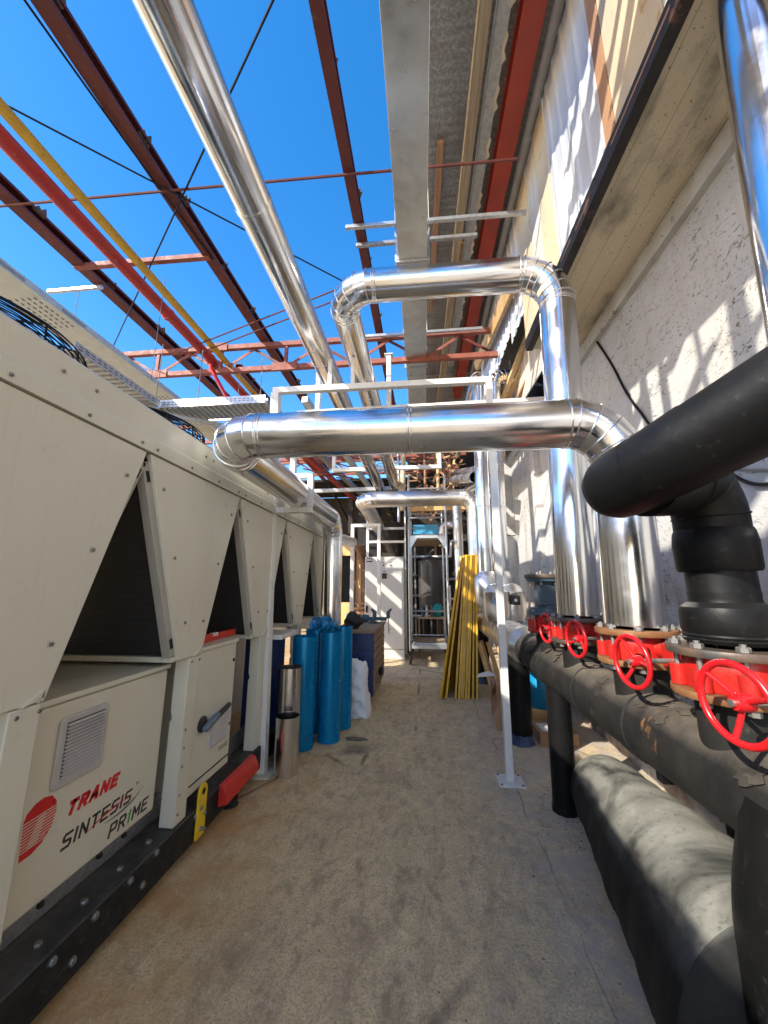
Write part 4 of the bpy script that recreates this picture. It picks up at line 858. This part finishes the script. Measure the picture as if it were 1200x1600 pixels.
for x, z, w in ((-4.35, 4.25, .42), (-5.3, 4.5, .5)):  # trays added out of sight to throw shadow bands on the cabinet
    t = thing('cable_tray', 'hidden tray added behind the chiller to shade the cabinet, ' + ('nearer the fans' if x > -5 else 'farther from the fans'), 'cable tray', (x, 3, z))
    MB().box(x - w / 2, x + w / 2, 2.0, 9.5, z, z + .004).build('tray', 'galvanised', t)
    for s in (-1, 1): MB().box(x + s * w / 2 - .002, x + s * w / 2 + .002, 2.0, 9.5, z + .0045, z + .06).build('side_rail', 'galvanised', t)
for i, (x0, x1, y0, y1, z) in enumerate(((-4.1, -2.75, 9.0, 10.1, 5.9), (-1.5, -.75, 10.6, 11.6, 5.9), (-3.0, -1.9, 11.2, 12.3, 5.92), (-.55, -.1, 8.6, 12.0, 5.95))): corr(x0, x1, y0, y1, z, ('rusty sheet remnant over the rear trusses at left', 'rusty sheet remnant over the rear between the shiny pipes', 'rusty sheet remnant at the rear roof edge', 'narrow rusty sheet along the slim purlin at the rear')[i], 'brown plank', edge=.2)
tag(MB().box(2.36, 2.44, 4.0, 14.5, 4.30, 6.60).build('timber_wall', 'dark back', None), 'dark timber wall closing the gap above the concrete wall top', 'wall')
# ================================================================== THE REAR OF THE PASSAGE
def mk(name, label, cat, loc, group=None): return thing(name, label, cat, loc, group)
t = mk('electrical_cabinet', 'tall white electrical cabinet with small red display, striped by sunlight', 'cabinet', (-.9, 9, 0))
MB().box(-1.36, -.435, 8.8, 9.3, .22, 2.30).build('body', 'cabinet white', t, bevel=.01)
MB().box(-1.34, -.45, 8.79, 8.798, .24, 2.28).build('door', 'cabinet white', t, bevel=.004)
MB().box(-1.35, -.445, 8.82, 9.28, 0, .21).build('plinth', 'cabinet white', t, bevel=.004)
d = MB().box(-.955, -.845, 8.775, 8.789, 1.79, 1.91).build('display', 'wire black', t, bevel=.003)
MB().box(-.935, -.875, 8.772, 8.7745, 1.81, 1.88).build('screen', 'caster red', d)
MB().box(-.93, -.87, 8.785, 8.789, 1.945, 1.96).build('name_tag', 'wire black', t)
for x in (-.92, -.75):
    s = MB().lathe([(0, .03), (.014, .03), (.018, .0)], (x, 8.789, 2.10), (0, -1, 0), 14).build('rotary_switch', 'wire black', t)
    MB().box(x - .025, x + .025, 8.786, 8.789, 2.16, 2.175).build('switch_tag', 'box red' if x < -.8 else 'logo grey', s)
MB().box(-1.325, -1.19, 8.786, 8.79, 2.18, 2.265).build('rating_plate', 'wire black', t)
MB().box(-1.32, -1.20, 8.7845, 8.7855, 2.205, 2.222).build('plate_line', 'white paint', t); MB().box(-1.32, -1.20, 8.7845, 8.7855, 2.232, 2.247).build('plate_line', 'white paint', t)
MB().box(-1.33, -1.29, 8.76, 8.789, 1.02, 1.17).build('door_handle', 'wire black', t, bevel=.006)
# rolling scaffold
t = mk('scaffold_tower', 'rolling aluminium scaffold tower with plank decks beside the cabinet', 'scaffold', (.1, 9, 0))
for x, y in ((-.29, 8.25), (.53, 8.25), (-.29, 9.75), (.53, 9.75)):
    MB().tube([(x, y, .26), (x, y, 4.1)], .026, 12).build('upright', 'galvanised', t)
    c = MB().torus((x, y + .02, .105), (1, 0, 0), .075, .028, 22, 8).build('caster', 'caster red', t)
    MB().bar((x, y, .10), (x, y, .28), .075, .05, (0, 1, 0)).build('fork', 'caster dark', c)
    MB().cyl((x - .03, y + .02, .105), (x + .03, y + .02, .105), .06, 16).build('rim', 'caster dark', c)
for y in (8.25, 9.75):
    for z in (.42, 1.0, 2.72, 3.12, 3.5, 3.8): 
        if not (y < 9 and z == 1.0): MB().tube([(-.29, y, z), (.53, y, z)], .02, 10).build('rung', 'galvanised', t)
for x in (-.29, .53):
    for z in (.47, 2.68, 3.3, 3.75): MB().tube([(x, 8.25, z), (x, 9.75, z)], .018, 10).build('side_rail', 'galvanised', t)
    MB().prism([(0, 0), (.16, 0), (0, -.26)], (x + (.02 if x < 0 else -.02), 8.23, 2.66), (1 if x < 0 else -1, 0, 0), (0, 0, 1), (0, .012, 0)).build('gusset', 'galvanised', t)
MB().bar((.12, 8.24, .36), (.12, 9.75, .36), .74, .03, (0, 0, 1)).build('deck', 'bench wood', t)
MB().box(-.27, .51, 8.22, 8.25, .33, .40).build('deck_edge', 'galvanised', t)
MB().box(-.25, .49, 8.28, 9.7, 2.63, 2.67).build('deck', 'bench wood', t)
MB().box(-.27, .51, 8.225, 8.245, 2.66, 2.71).build('deck_edge', 'galvanised', t)
tag(MB().box(-.20, .36, 8.30, 8.325, 2.76, 2.97).build('blue_board', 'sign blue', None, bevel=.003), 'blue board standing on the upper scaffold deck', 'board')
tag(MB().tube([(-.335, 8.18, .24), (-.34, 8.2, 3.4)], .022, 10).build('dark_pole', 'wire black', None), 'dark upright pole against the scaffold beside the cabinet', 'pole')
# short white stand in front of the cabinet
t = mk('pipe_stand', 'white square-tube arch standing before the electrical cabinet', 'stand', (-1.2, 7.8, 0))
for x in (-1.48, -.91): MB().bar((x, 7.8, 0), (x, 7.8, 2.86), .07, .07, (0, 1, 0)).build('post', 'white paint', t, bevel=.004)
MB().bar((-1.515, 7.8, 2.895), (-.875, 7.8, 2.895), .07, .07).build('crossbar', 'white paint', t, bevel=.004)
t = mk('pipe_stand', 'white post and rail rack on the floor behind the cabinet', 'stand', (-.8, 9.6, 0))
for x in (-1.42, -.42): MB().bar((x, 9.6, 0), (x, 9.6, 3.9), .07, .07, (0, 1, 0)).build('post', 'white paint', t, bevel=.004)
for z in (2.75, 3.1, 3.75): MB().bar((-1.385, 9.6, z), (-.455, 9.6, z), .06, .06).build('rail', 'white paint', t, bevel=.004)
t = mk('pipe_hanger', 'white hanging U-frame carrying the two overhead shiny pipes', 'pipe hanger', (-.8, 8.0, 4.2))
for x in (-1.98, .42): MB().bar((x, 8.0, 4.27), (x, 8.0, 5.16), .08, .08, (0, 1, 0)).build('hanger_leg', 'white paint', t, bevel=.004)
MB().bar((-2.02, 8.0, 4.225), (.46, 8.0, 4.225), .08, .085).build('crossbar', 'white paint', t, bevel=.004)
t = mk('pipe_gantry', 'white goalpost restraint around the shiny pipes behind the portal frame', 'pipe support', (-.5, 4.4, 3.8))
MB().bar((-1.6, 4.4, 3.83), (1.84, 4.4, 3.86), .07, .07).build('crossbar', 'white paint', t, bevel=.004)
for x in (-1.33, -.39): MB().bar((x, 4.4, 3.87), (x, 4.4, 4.60), .06, .06, (0, 1, 0)).build('stub_post', 'white paint', t, bevel=.004); MB().box(x - .055, x + .055, 4.35, 4.45, 4.602, 4.612).build('cap_plate', 'white paint', t)
MB().bar((-1.62, 4.4, 2.546), (-1.62, 4.4, 3.79), .07, .07, (0, 1, 0)).build('post', 'white paint', t, bevel=.004)
# blue workbench trolley
t = mk('workbench', 'navy blue tool trolley with a worn wooden top and slatted side', 'workbench', (-.9, 6, 0))
MB().box(-1.30, -.71, 5.40, 6.75, .13, .955).build('cabinet', 'cart navy', t, bevel=.006)
MB().box(-1.32, -.675, 5.385, 6.78, .957, 1.0).build('top', 'bench wood', t, bevel=.004)
MB().box(-1.26, -.74, 5.394, 5.399, .735, .742).build('drawer_gap', 'black hole', t)
for i in range(7): MB().box(-.708, -.69, 5.41 + .01, 6.74, .15 + .115 * i, .245 + .115 * i).build('side_slat', 'bench wood', t, bevel=.003)
for x, y in ((-.76, 5.48), (-.76, 6.66), (-1.22, 5.48), (-1.22, 6.66)):
    c = MB().torus((x, y, .062), (1, .2, 0), .042, .02, 18, 8).build('caster', 'caster dark', t); MB().bar((x, y, .05), (x, y, .13), .05, .03, (0, 1, 0)).build('fork', 'galvanised', c)
MB().box(-.69, -.63, 5.9, 6.05, .30, .40).build('latch', 'wire black', t, bevel=.01)
t = mk('bench_vise', 'blue-grey bench vise with hooked jaws on the trolley top', 'vise', (-.8, 6.5, 1.0))
MB().lathe([(.085, 0), (.085, .02), (.05, .03), (.045, .06), (0, .06)], (-.86, 6.45, 1.0), (0, 0, 1), 18).build('base', 'vise blue', t)
MB().box(-1.02, -.62, 6.40, 6.51, 1.045, 1.10).build('slide', 'vise blue', t, bevel=.012)
for x, s in ((-.80, 1), (-.62, -1)): MB().prism([(0, 0), (.05, 0), (.05, .09), (.09, .15), (.07, .165), (.0, .11)], (x, 6.39, 1.08), (-s, 0, 0), (0, 0, 1), (0, .13, 0)).build('jaw', 'vise blue', t, bevel=.008)
MB().lathe([(0, 0), (.06, 0), (.07, .05), (.05, .12), (0, .12)], (-1.04, 6.455, 1.08), (1, 0, 0), 14).build('anvil', 'vise blue', t)
MB().tube([(-.585, 6.38, 1.09), (-.575, 6.375, .84)], .009, 8).build('handle', 'stem steel', t)
def blob(name, c, s, m, label, cat, seed, amp=.25, sub=4, group=None):
    bm = bmesh.new(); bmesh.ops.create_icosphere(bm, subdivisions=sub, radius=1.); r = random.Random(seed); ph = [(V((r.gauss(0, 1), r.gauss(0, 1), r.gauss(0, 1))), r.uniform(0, 6)) for _ in range(14)]
    for v in bm.verts:
        d = 1 + amp * sum(math.sin(v.co.dot(k) * 2.3 + p) for k, p in ph) / 5; v.co *= d
        v.co = V(c) + V((v.co.x * s[0], v.co.y * s[1], max(v.co.z, -.9) * s[2]))
    me = bpy.data.meshes.new(name); bm.to_mesh(me); bm.free(); me.shade_smooth(); me.materials.append(M[m]); o = bpy.data.objects.new(name, me); COL.objects.link(o); return tag(o, label, cat, group)
blob('work_bag', (-1.04, 5.62, 1.105), (.135, .14, .115), 'bag black', 'crumpled black work bag on the near end of the trolley', 'bag', 3, .33)
# plastic sack
def sack():
    n_, k = 40, 30; vs = []; fs = []
    for j in range(k + 1):
        v = j / k; z = .68 * v; hw = .155 - .03 * v + .012 * math.sin(v * 9); hd = .125 * max(0, 1 - v ** 5) ** .5 * (.75 + .25 * math.sin(v * 2.6 + .4)) + .012; lean = .02 - .03 * v + .03 * max(0, v - .8)
        for i in range(n_):
            a = 2 * math.pi * i / n_; c, s = math.cos(a), math.sin(a); c = math.copysign(abs(c) ** .7, c)
            w = .011 * math.sin(a * 5 + v * 11) * math.sin(v * 14 + a) + .008 * math.sin(a * 9 - v * 19) + .005 * math.sin(a * 17 + v * 31)
            vs.append((-.865 + hw * c * (1 + w * 3) + lean, 5.05 + hd * s + w * 1.4 - .04 * v, max(0.002, z - .04 * c * v * v + w * 1.2 * (v > .05))))
    for j in range(k):
        for i in range(n_): a = j * n_ + i; b = j * n_ + (i + 1) % n_; fs.append((a, b, b + n_, a + n_))
    fs.append(tuple(range(n_))[::-1]); fs.append(tuple(k * n_ + i for i in range(n_)))
    tag(MB().add(vs, fs).build('plastic_sack', 'sack white', None, 60), 'crumpled white plastic sack slumped against the navy trolley', 'sack')
sack()
# rolls of film and sheet metal
def roll(x, y, r, h, m, label, cat, group, name, wall=.012, lean=(0, 0)):
    A = [(r - wall, h), (r, h), (r, .0), (r - wall, 0), (r - wall, h)]
    t = thing(name, label, cat, (x, y, 0), group); ax = V((lean[0], lean[1], 1))
    MB().lathe(A, (x, y, .004), ax, 40).build('roll', m, t)
    q = V((x, y, .004)); MB().bar(q + V((r * .86, -r * .54, .0)), q + V((r * .86 + lean[0] * h, -r * .54 + lean[1] * h, h)), .035, .006, (.8, -.6, 0)).build('sheet_edge', m, t); return t
FB = 'rolls of blue sheet'
roll(-1.27, 4.06, .126, 1.08, 'film blue', 'nearest tall blue roll, left of its row beside the steel tubes', 'roll', FB, 'blue_roll')
roll(-1.035, 4.27, .12, 1.10, 'film blue', 'tall blue roll in the middle of its row, right of the nearest', 'roll', FB, 'blue_roll')
roll(-.985, 4.66, .118, 1.12, 'film blue', 'farthest right blue roll beside the white sack', 'roll', FB, 'blue_roll')
roll(-1.27, 4.52, .13, 1.10, 'film blue', 'blue roll hidden at the back under the crumpled plastic', 'roll', FB, 'blue_roll')
def crumple():
    r = random.Random(5); mb = MB()
    for i in range(110):
        a = r.uniform(0, 6.28); p = V((-1.17 + .12 * r.gauss(0, .6), 4.45 + .14 * r.gauss(0, .6), r.uniform(1.10, 1.16))); q = p + V((.05 * math.cos(a), .05 * math.sin(a), r.uniform(.0, .10))); s = q + V((r.uniform(-.06, .06), r.uniform(-.06, .06), r.uniform(-.05, .06))); w = p + V((.04 * math.sin(a), -.04 * math.cos(a), r.uniform(0, .04)))
        mb.add([p, q, s, w], [(0, 1, 2), (0, 2, 3)])
    tag(mb.build('plastic_wrap', 'film loose', None, 0), 'crumpled blue plastic film heaped on top of the blue rolls', 'plastic film')
crumple()
roll(-1.305, 3.74, .116, .83, 'tin roll', 'taller shiny steel tube standing between the white post and blue rolls', 'metal tube', 'open steel tubes', 'steel_tube', .004)
roll(-1.232, 3.53, .106, .46, 'tin roll', 'short open steel tube standing in front of the taller one', 'metal tube', 'open steel tubes', 'steel_tube', .004)
# leaning yellow gratings
GR = 'yellow gratings leaning in a stack'
gl = {0: 'leftmost yellow grating, leaning most and showing its whole mesh face', 1: 'second yellow grating from the left, half covered by the leftmost', 9: 'rightmost yellow grating, standing almost upright', 8: 'second yellow grating from the right end of the stack'}
for i in range(10):
    xb = (.215, .30, .44, .485, .52, .55, .585, .625, .69, .745)[i]; xt = (.615, .66, .685, .71, .735, .76, .785, .81, .835, .86)[i]
    yb = 5.90 + .02 * (i % 3) - (.05 if i in (0,) else 0); L = 2.13
    t = thing('floor_grating', gl.get(i, 'yellow grating seen edge-on in the middle of the leaning stack'), 'grating', (xb, yb, 0), GR)
    a = V((xb, yb, .002)); ax = (V((xt, yb + .22, 2.10 + .012 * (i % 4))) - a).normalized(); side = V((.36 if i == 0 else .16 - .012 * i, .985, 0)); side = (side - ax * side.dot(ax)).normalized(); nn = ax.cross(side).normalized(); W = .80
    MB().bar(a + side * (W / 2), a + side * (W / 2) + ax * L, W - .02, .004, nn).build('mesh_panel', 'grating yellow', t, 0)
    for s in (0.006, W - .006): MB().bar(a + side * s, a + side * s + ax * L, .012, .031, nn).build('edge_bar', 'grating edge', t, bevel=.002)
    for l in (.008, L - .008): MB().bar(a + side * .013 + ax * l, a + side * (W - .013) + ax * l, .016, .03, nn).build('end_bar', 'grating edge', t)
# cardboard, drum and bits under the header
t = mk('cardboard_box', 'open cardboard box on the floor behind the white right post', 'box', (1.0, 5.2, 0))
MB().box(.86, 1.22, 5.0, 5.4, 0, .40).build('carton', 'cardboard', t, bevel=.004)
MB().bar((.80, 4.96, .33), (.86, 5.0, .41), .34, .005, (0, .6, 1)).build('flap', 'cardboard', t)
t = mk('cardboard_box', 'flattened cardboard leaning near the dark header leg', 'box', (.95, 4.75, 0))
MB().prism([(.80, .0), (1.05, .0), (1.02, .30), (.9, .36), (.78, .16)], (0, 4.72, 0), (1, 0, 0), (0, .25, .97), (0, .01, .0)).build('sheet', 'cardboard', t)
t = mk('cardboard_box', 'low cardboard tray with papers beside the blue drum', 'box', (1.4, 4.5, 0))
MB().box(1.17, 1.55, 4.35, 4.75, 0, .12).build('carton', 'cardboard', t, bevel=.004); MB().box(1.2, 1.42, 4.4, 4.6, .121, .135).build('paper', 'white paint', t)
t = mk('plastic_drum', 'blue plastic drum under the far end of the header', 'drum', (1.42, 4.95, 0))
MB().lathe([(0, 0), (.17, 0), (.185, .03), (.185, .2), (.19, .21), (.19, .23), (.185, .24), (.185, .42), (.17, .45), (.17, .50), (0, .50)], (1.42, 5.0, .2), (0, 0, 1), 32).build('drum', 'drum blue', t)
MB().box(1.2, 1.62, 4.82, 5.2, 0, .2).build('crate_base', 'crate wood', t, bevel=.004)
blob('plastic_bag', (1.42, 4.38, .245), (.10, .09, .115), 'film loose', 'blue plastic bag resting on the low cardboard tray', 'bag', 9, .3, 3)
tag(MB().prism([(.70, 0), (.98, .06), (.90, .20), (.74, .10)], (0, 5.55, .38), (1, 0, 0), (0, .8, .25), (0, 0, .006)).build('paper_sheet', 'white paint', None), 'grey paper sheet behind the gratings near the cardboard', 'paper')
for i, (x, y) in enumerate(((1.0, 5.9), (1.15, 5.98), (1.3, 6.06), (1.06, 6.12))): tag(MB().bar((x, y, .02), (x - .15, y + .3, .75), .07, .03, (0, 1, 0)).build('timber_offcut', 'crate wood', None, bevel=.003), 'short wooden offcut propped under the aluminium pipe', 'offcut', 'offcuts under the pipe')
# crates at left rear
t = mk('plywood_crate', 'tall yellow plywood crate with a dark opening beside the chiller end', 'crate', (-2.1, 9.4, 0))
for a in ((-2.45, -1.72, 9.36, 9.40, 2.38, 2.72), (-2.45, -1.72, 9.36, 9.40, 0, 1.22), (-1.80, -1.72, 9.355, 9.40, 1.221, 2.379), (-2.45, -2.20, 9.355, 9.40, 1.221, 2.379), (-2.45, -1.72, 10.35, 10.4, 0, 2.72)): MB().box(*a).build('panel', 'crate wood', t, bevel=.004)
MB().box(-2.44, -1.725, 9.402, 10.348, 2.67, 2.718).build('lid', 'crate wood', t); MB().box(-2.44, -1.73, 9.7, 9.72, 0, 2.66).build('inner_back', 'dark back', t)
f = MB().box(-2.12, -1.76, 9.348, 9.354, .25, 1.18).build('framed_hatch', 'pale wood', t); MB().box(-2.08, -1.83, 9.344, 9.3475, .3, 1.14).build('hatch_panel', 'crate wood', f)
MB().box(-1.92, -1.87, 9.34, 9.344, .8, .97).build('latch', 'galvanised', f)
t = mk('timber_stack', 'stack of brown boards on edge between crate and cabinet', 'timber stack', (-1.6, 9.4, 0))
for i in range(6): MB().bar((-1.69 + .03 * i, 9.38 + .02 * i, 2.55 - .06 * i), (-1.62 + .03 * i, 10.6, 2.75 - .06 * i), .02, .12).build('board', 'brown plank', t)
for i in range(6): MB().bar((-1.68 + .055 * i, 9.45 + .15 * i, 0), (-1.66 + .055 * i, 9.45 + .15 * i, 2.38 - .07 * i), .06, .04, (0, 1, 0)).build('upright_board', ('brown plank', 'pale wood', 'brown plank')[i % 3], t)
for i in range(8): MB().bar((-1.70, 9.36, .42 + .11 * i), (-1.42, 9.40, .43 + .11 * i), .03, .05).build('slat', 'brown plank', t)
# tank and table behind the scaffold
t = mk('steel_tank', 'grey steel tank on legs behind the scaffold', 'tank', (.2, 10.6, 0))
MB().lathe([(0, .9), (.1, .9), (.33, 1.05), (.34, 1.1), (.34, 2.25), (.35, 2.26), (.35, 2.3), (.2, 2.4), (.05, 2.44), (0, 2.44)], (.22, 10.6, 0), (0, 0, 1), 36).build('shell', 'tank grey', t)
for x, y in ((0, 10.4), (.44, 10.4), (.22, 10.9)): MB().tube([(x, y, 0), (x, y, 1.2)], .03, 10).build('leg', 'tank grey', t)
MB().tube([(.22, 10.6, 2.4), (.22, 10.6, 2.55), (.34, 10.5, 2.62)], .04, 10).build('nozzle', 'tank grey', t)
t = mk('rear_machine', 'dark machine with pipes standing in the shed behind the tank', 'machine', (.4, 12, 0))
MB().box(-.35, 1.3, 12.36, 13.2, 0, 2.6).build('housing', 'dark back', t, bevel=.02)
for i in range(5): MB().bar((-.25 + .34 * i, 12.3, 0), (-.25 + .34 * i, 12.3, 3.2), .05, .05, (0, 1, 0)).build('upright', ('old zinc', 'channel dark', 'brown plank')[i % 3], t)
for i in range(4): MB().tube([(-.4, 12.2, .7 + .62 * i), (.3 + .2 * i, 12.2, .7 + .62 * i), (.34 + .2 * i, 12.2, 1.2 + .62 * i), (1.4, 12.2, 1.25 + .62 * i)], .045, 10).build('pipe', ('aluminium dull', 'old zinc', 'channel dark')[i % 3], t)
t = mk('wooden_table', 'low wooden table under the tank behind the scaffold', 'table', (.2, 10, 0))
MB().box(-.15, .55, 9.85, 10.25, .80, .84).build('top', 'pale wood', t)
for x in (-.12, .52):
    for y in (9.88, 10.22): MB().bar((x, y, 0), (x, y, .8), .05, .05, (0, 1, 0)).build('leg', 'brown plank', t)
blob('cloth_heap', (.36, 10.02, .98), (.13, .1, .17), 'teal', 'turquoise cloth heaped on the low wooden table', 'cloth', 4, .4, 3)
for i, (x, m) in enumerate(((-.02, 'pump grey'), (.08, 'white paint'), (.20, 'brown plank'))): tag(MB().lathe([(0, 0), (.035, 0), (.035, .2), (.02, .24), (.02, .3), (0, .3)], (x, 9.95, .842), (0, 0, 1), 14).build('bottle', m, None), ('grey', 'white', 'brown')[i] + ' bottle on the low wooden table behind the scaffold', 'bottle')
t = mk('hanging_rags', 'pale rags hanging from the scaffold side rail', 'rags', (.53, 8.3, 1.6))
for i in range(6): MB().prism([(0, 0), (.05, .01), (.06, -.2), (.045, -.42 - .05 * (i % 3)), (.015, -.4), (.0, -.2)], (.55 + .005 * i, 8.30 + .045 * i, 1.62), (.6, .8, 0), (0, 0, 1), (.008, .004, 0)).build('rag', ('sack white', 'cable grey', 'pale board')[i % 3], t)
# hanging clutter above the rear pipes
for i, (x, y, z0, z1, r, m) in enumerate(((-.46, 9.0, 3.45, 6.2, .065, 'pale board'), (.10, 9.8, 3.9, 5.6, .035, 'brown plank'), (.44, 9.6, 3.8, 5.9, .04, 'pale wood'), (.78, 9.9, 3.8, 5.7, .045, 'brown plank'), (-.58, 9.2, 3.2, 5.0, .035, 'galvanised'))):
    tag(MB().tube([(x, y, z0), (x + .02, y, (z0 + z1) / 2), (x, y + .02, z1)], r, 12).build('hanging_pipe', m, None), ('thick beige vertical pipe rising behind the hanging U-frame', 'thin brown stick hanging left among the rear clutter', 'pale yellow stick hanging in the middle of the rear clutter', 'brown stick hanging right among the rear clutter', 'bright thin galvanised pipe beside the thick beige one')[i], 'pipe')
def clutter():
    r = random.Random(11); mb = MB()
    for i in range(110):
        c = V((r.uniform(-.3, 1.25), r.uniform(9.8, 11.4), r.uniform(3.6, 5.4))); d = V((r.gauss(0, 1), r.gauss(0, .5), r.gauss(0, 1))).normalized() * r.uniform(.04, .22); mb.bar(c - d, c + d, r.uniform(.015, .07), r.uniform(.01, .04), (0, 1, .2))
    tag(mb.build('debris', 'brown plank', None, 0), 'tangle of rusty scraps hanging in the dark rear opening', 'debris', None, 'stuff')
    mb = MB()
    for i in range(22):
        c = V((r.uniform(.2, 1.0), r.uniform(9.5, 9.9), r.uniform(3.7, 5.2))); d = V((r.gauss(0, 1), 0, r.gauss(0, 1))).normalized() * r.uniform(.03, .12); mb.bar(c - d, c + d, r.uniform(.02, .06), .02, (0, 1, .2))
    tag(mb.build('debris', 'pale wood', None, 0), 'pale broken wood scraps caught in the rear opening', 'debris', None, 'stuff')
clutter()
tag(MB().bar((-.45, 9.7, 3.62), (1.3, 9.7, 3.66), .12, .14).build('timber_beam', 'crate wood', None, bevel=.006), 'yellow timber beam above the dull far crossing pipe', 'beam')
tag(MB().bar((-3.8, 9.2, 4.05), (-.7, 9.2, 4.08), .08, .10).build('steel_beam', 'old zinc', None, bevel=.006), 'pale horizontal steel beam above the far crate', 'beam')
for i, (x0, x1) in enumerate(((-3.4, -2.3), (-3.0, -1.9), (-2.2, -1.5))): tag(MB().bar((x0, 6.4, 5.15), (x1, 12.5, 4.6), .12, .12).build('rafter', ('beam red', 'old zinc', 'tray white')[i], None), ('fallen red rafter', 'brown rafter beside the fallen red one', 'pale rafter beneath the hanging U-frame')[i] + ' in the rear roof', 'rafter')
# rear building
t = mk('rear_building', 'dark derelict shed closing the end of the passage', 'building', (-3, 15, 0))
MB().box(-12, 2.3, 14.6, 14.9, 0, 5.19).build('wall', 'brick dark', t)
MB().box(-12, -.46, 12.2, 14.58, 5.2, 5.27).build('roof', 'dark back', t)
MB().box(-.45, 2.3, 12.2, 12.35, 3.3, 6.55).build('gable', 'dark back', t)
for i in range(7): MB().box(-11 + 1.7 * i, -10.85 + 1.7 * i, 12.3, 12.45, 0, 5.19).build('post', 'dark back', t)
MB().box(-2.0, -1.35, 11.4, 12.2, 0, 4.2).build('dark_locker', 'black hole', t)
for i in range(5): MB().bar((-5 + .9 * i, 12.3, 5.1), (-4.2 + .9 * i, 14.4, 3.2), .05, .08).build('brace', 'dark back', t)
r = random.Random(31)
for i in range(14):
    a = V((r.uniform(-3.2, .2), r.uniform(9, 12), r.uniform(4.3, 5.4))); b = a + V((r.uniform(.6, 1.8), r.uniform(-.4, .4), r.uniform(-.5, .5)))
    tag(MB().tube([a, a.lerp(b, .5) - V((0, 0, r.uniform(0, .06))), b], r.uniform(.008, .022), 6).build('loose_rod', ('purlin red', 'wire black', 'old zinc', 'truss red')[i % 4], None), 'thin rusty rod or wire strung through the far roof tangle', 'rod', 'loose rods in the rear roof')
# small litter on the floor
t = tag(MB().prism([(-.86, 0), (-.78, .03), (-.68, .01), (-.62, -.02), (-.72, -.05), (-.83, -.04)], (0, 4.32, .004), (1, 0, 0), (0, 1, .05), (0, 0, .014)).build('leaf_scrap', 'debris', None), 'brown scrap lying on the floor by the blue rolls', 'scrap')
r = random.Random(21); mb = MB()
for i in range(260):
    x = r.uniform(-1.3, 1.0); y = r.uniform(.6, 7.5); s = r.uniform(.0015, .005) * (1.8 if r.random() < .05 else 1); a = r.uniform(0, 3); mb.bar((x, y, s * .4), (x + s * 1.6 * math.cos(a), y + s * 1.6 * math.sin(a), s * .5), s, s * .8)
for i in range(160):
    x = 1.02 + r.gauss(0, .13); y = r.uniform(2.7, 3.5); s = r.uniform(.002, .006); a = r.uniform(0, 3); mb.bar((x, y, s * .4), (x + s * 1.6 * math.cos(a), y + s * 1.6 * math.sin(a), s * .5), s, s * .8)
tag(mb.build('litter', 'debris', None, 0), 'fine dark grit scattered over the concrete floor', 'grit', None, 'stuff')

# ================================================================== LIGHT, SKY, CAMERA
sd = V((1, .94, -.885)).normalized(); el = math.asin(-sd.z); az = math.atan2(-sd.x, -sd.y)
wd = bpy.data.worlds.new('World'); scene.world = wd; wd.use_nodes = True; nt = wd.node_tree; bg = nt.nodes['Background']
sky = nt.nodes.new('ShaderNodeTexSky'); sky.sky_type = 'NISHITA'; sky.sun_disc = False; sky.sun_elevation = el; sky.sun_rotation = az
sky.altitude = 1200; sky.air_density = 1.0; sky.dust_density = .6; sky.ozone_density = 2.5
hs = nt.nodes.new('ShaderNodeHueSaturation'); hs.inputs['Saturation'].default_value = 1.36; hs.inputs['Hue'].default_value = .508
nt.links.new(sky.outputs[0], hs.inputs['Color']); wm = nt.nodes.new('ShaderNodeMix'); wm.data_type = 'RGBA'; wm.blend_type = 'MULTIPLY'; wm.inputs[0].default_value = 1; wm.inputs[7].default_value = (1.38, 1.0, .80, 1); nt.links.new(hs.outputs[0], wm.inputs[6]); nt.links.new(wm.outputs[2], bg.inputs['Color']); bg.inputs['Strength'].default_value = .15
sl_ = bpy.data.lights.new('Sun', 'SUN'); sl_.energy = 2.3; sl_.angle = rad(.5); sl_.color = (1, .92, .79)
so = bpy.data.objects.new('Sun', sl_); COL.objects.link(so); so.rotation_euler = sd.to_track_quat('-Z', 'Y').to_euler()
cam = bpy.data.cameras.new('Camera'); cam.sensor_width = 36; cam.sensor_fit = 'AUTO'; cam.lens = 580 / 1600 * 36; cam.clip_start = .03; cam.clip_end = 300
co = bpy.data.objects.new('Camera', cam); COL.objects.link(co); co.location = (0, 0, 1.6); co.rotation_euler = (rad(90 + 11.4), 0, rad(5.89)); scene.camera = co
vs_ = scene.view_settings; vs_.view_transform = 'Standard'; vs_.look = 'None'; vs_.exposure = 1.9; vs_.gamma = 1
scene.cycles.max_bounces = 8; scene.cycles.glossy_bounces = 5; scene.cycles.diffuse_bounces = 4; scene.cycles.use_denoising = True
scene.cycles.sample_clamp_indirect = 8; scene.cycles.blur_glossy = .5
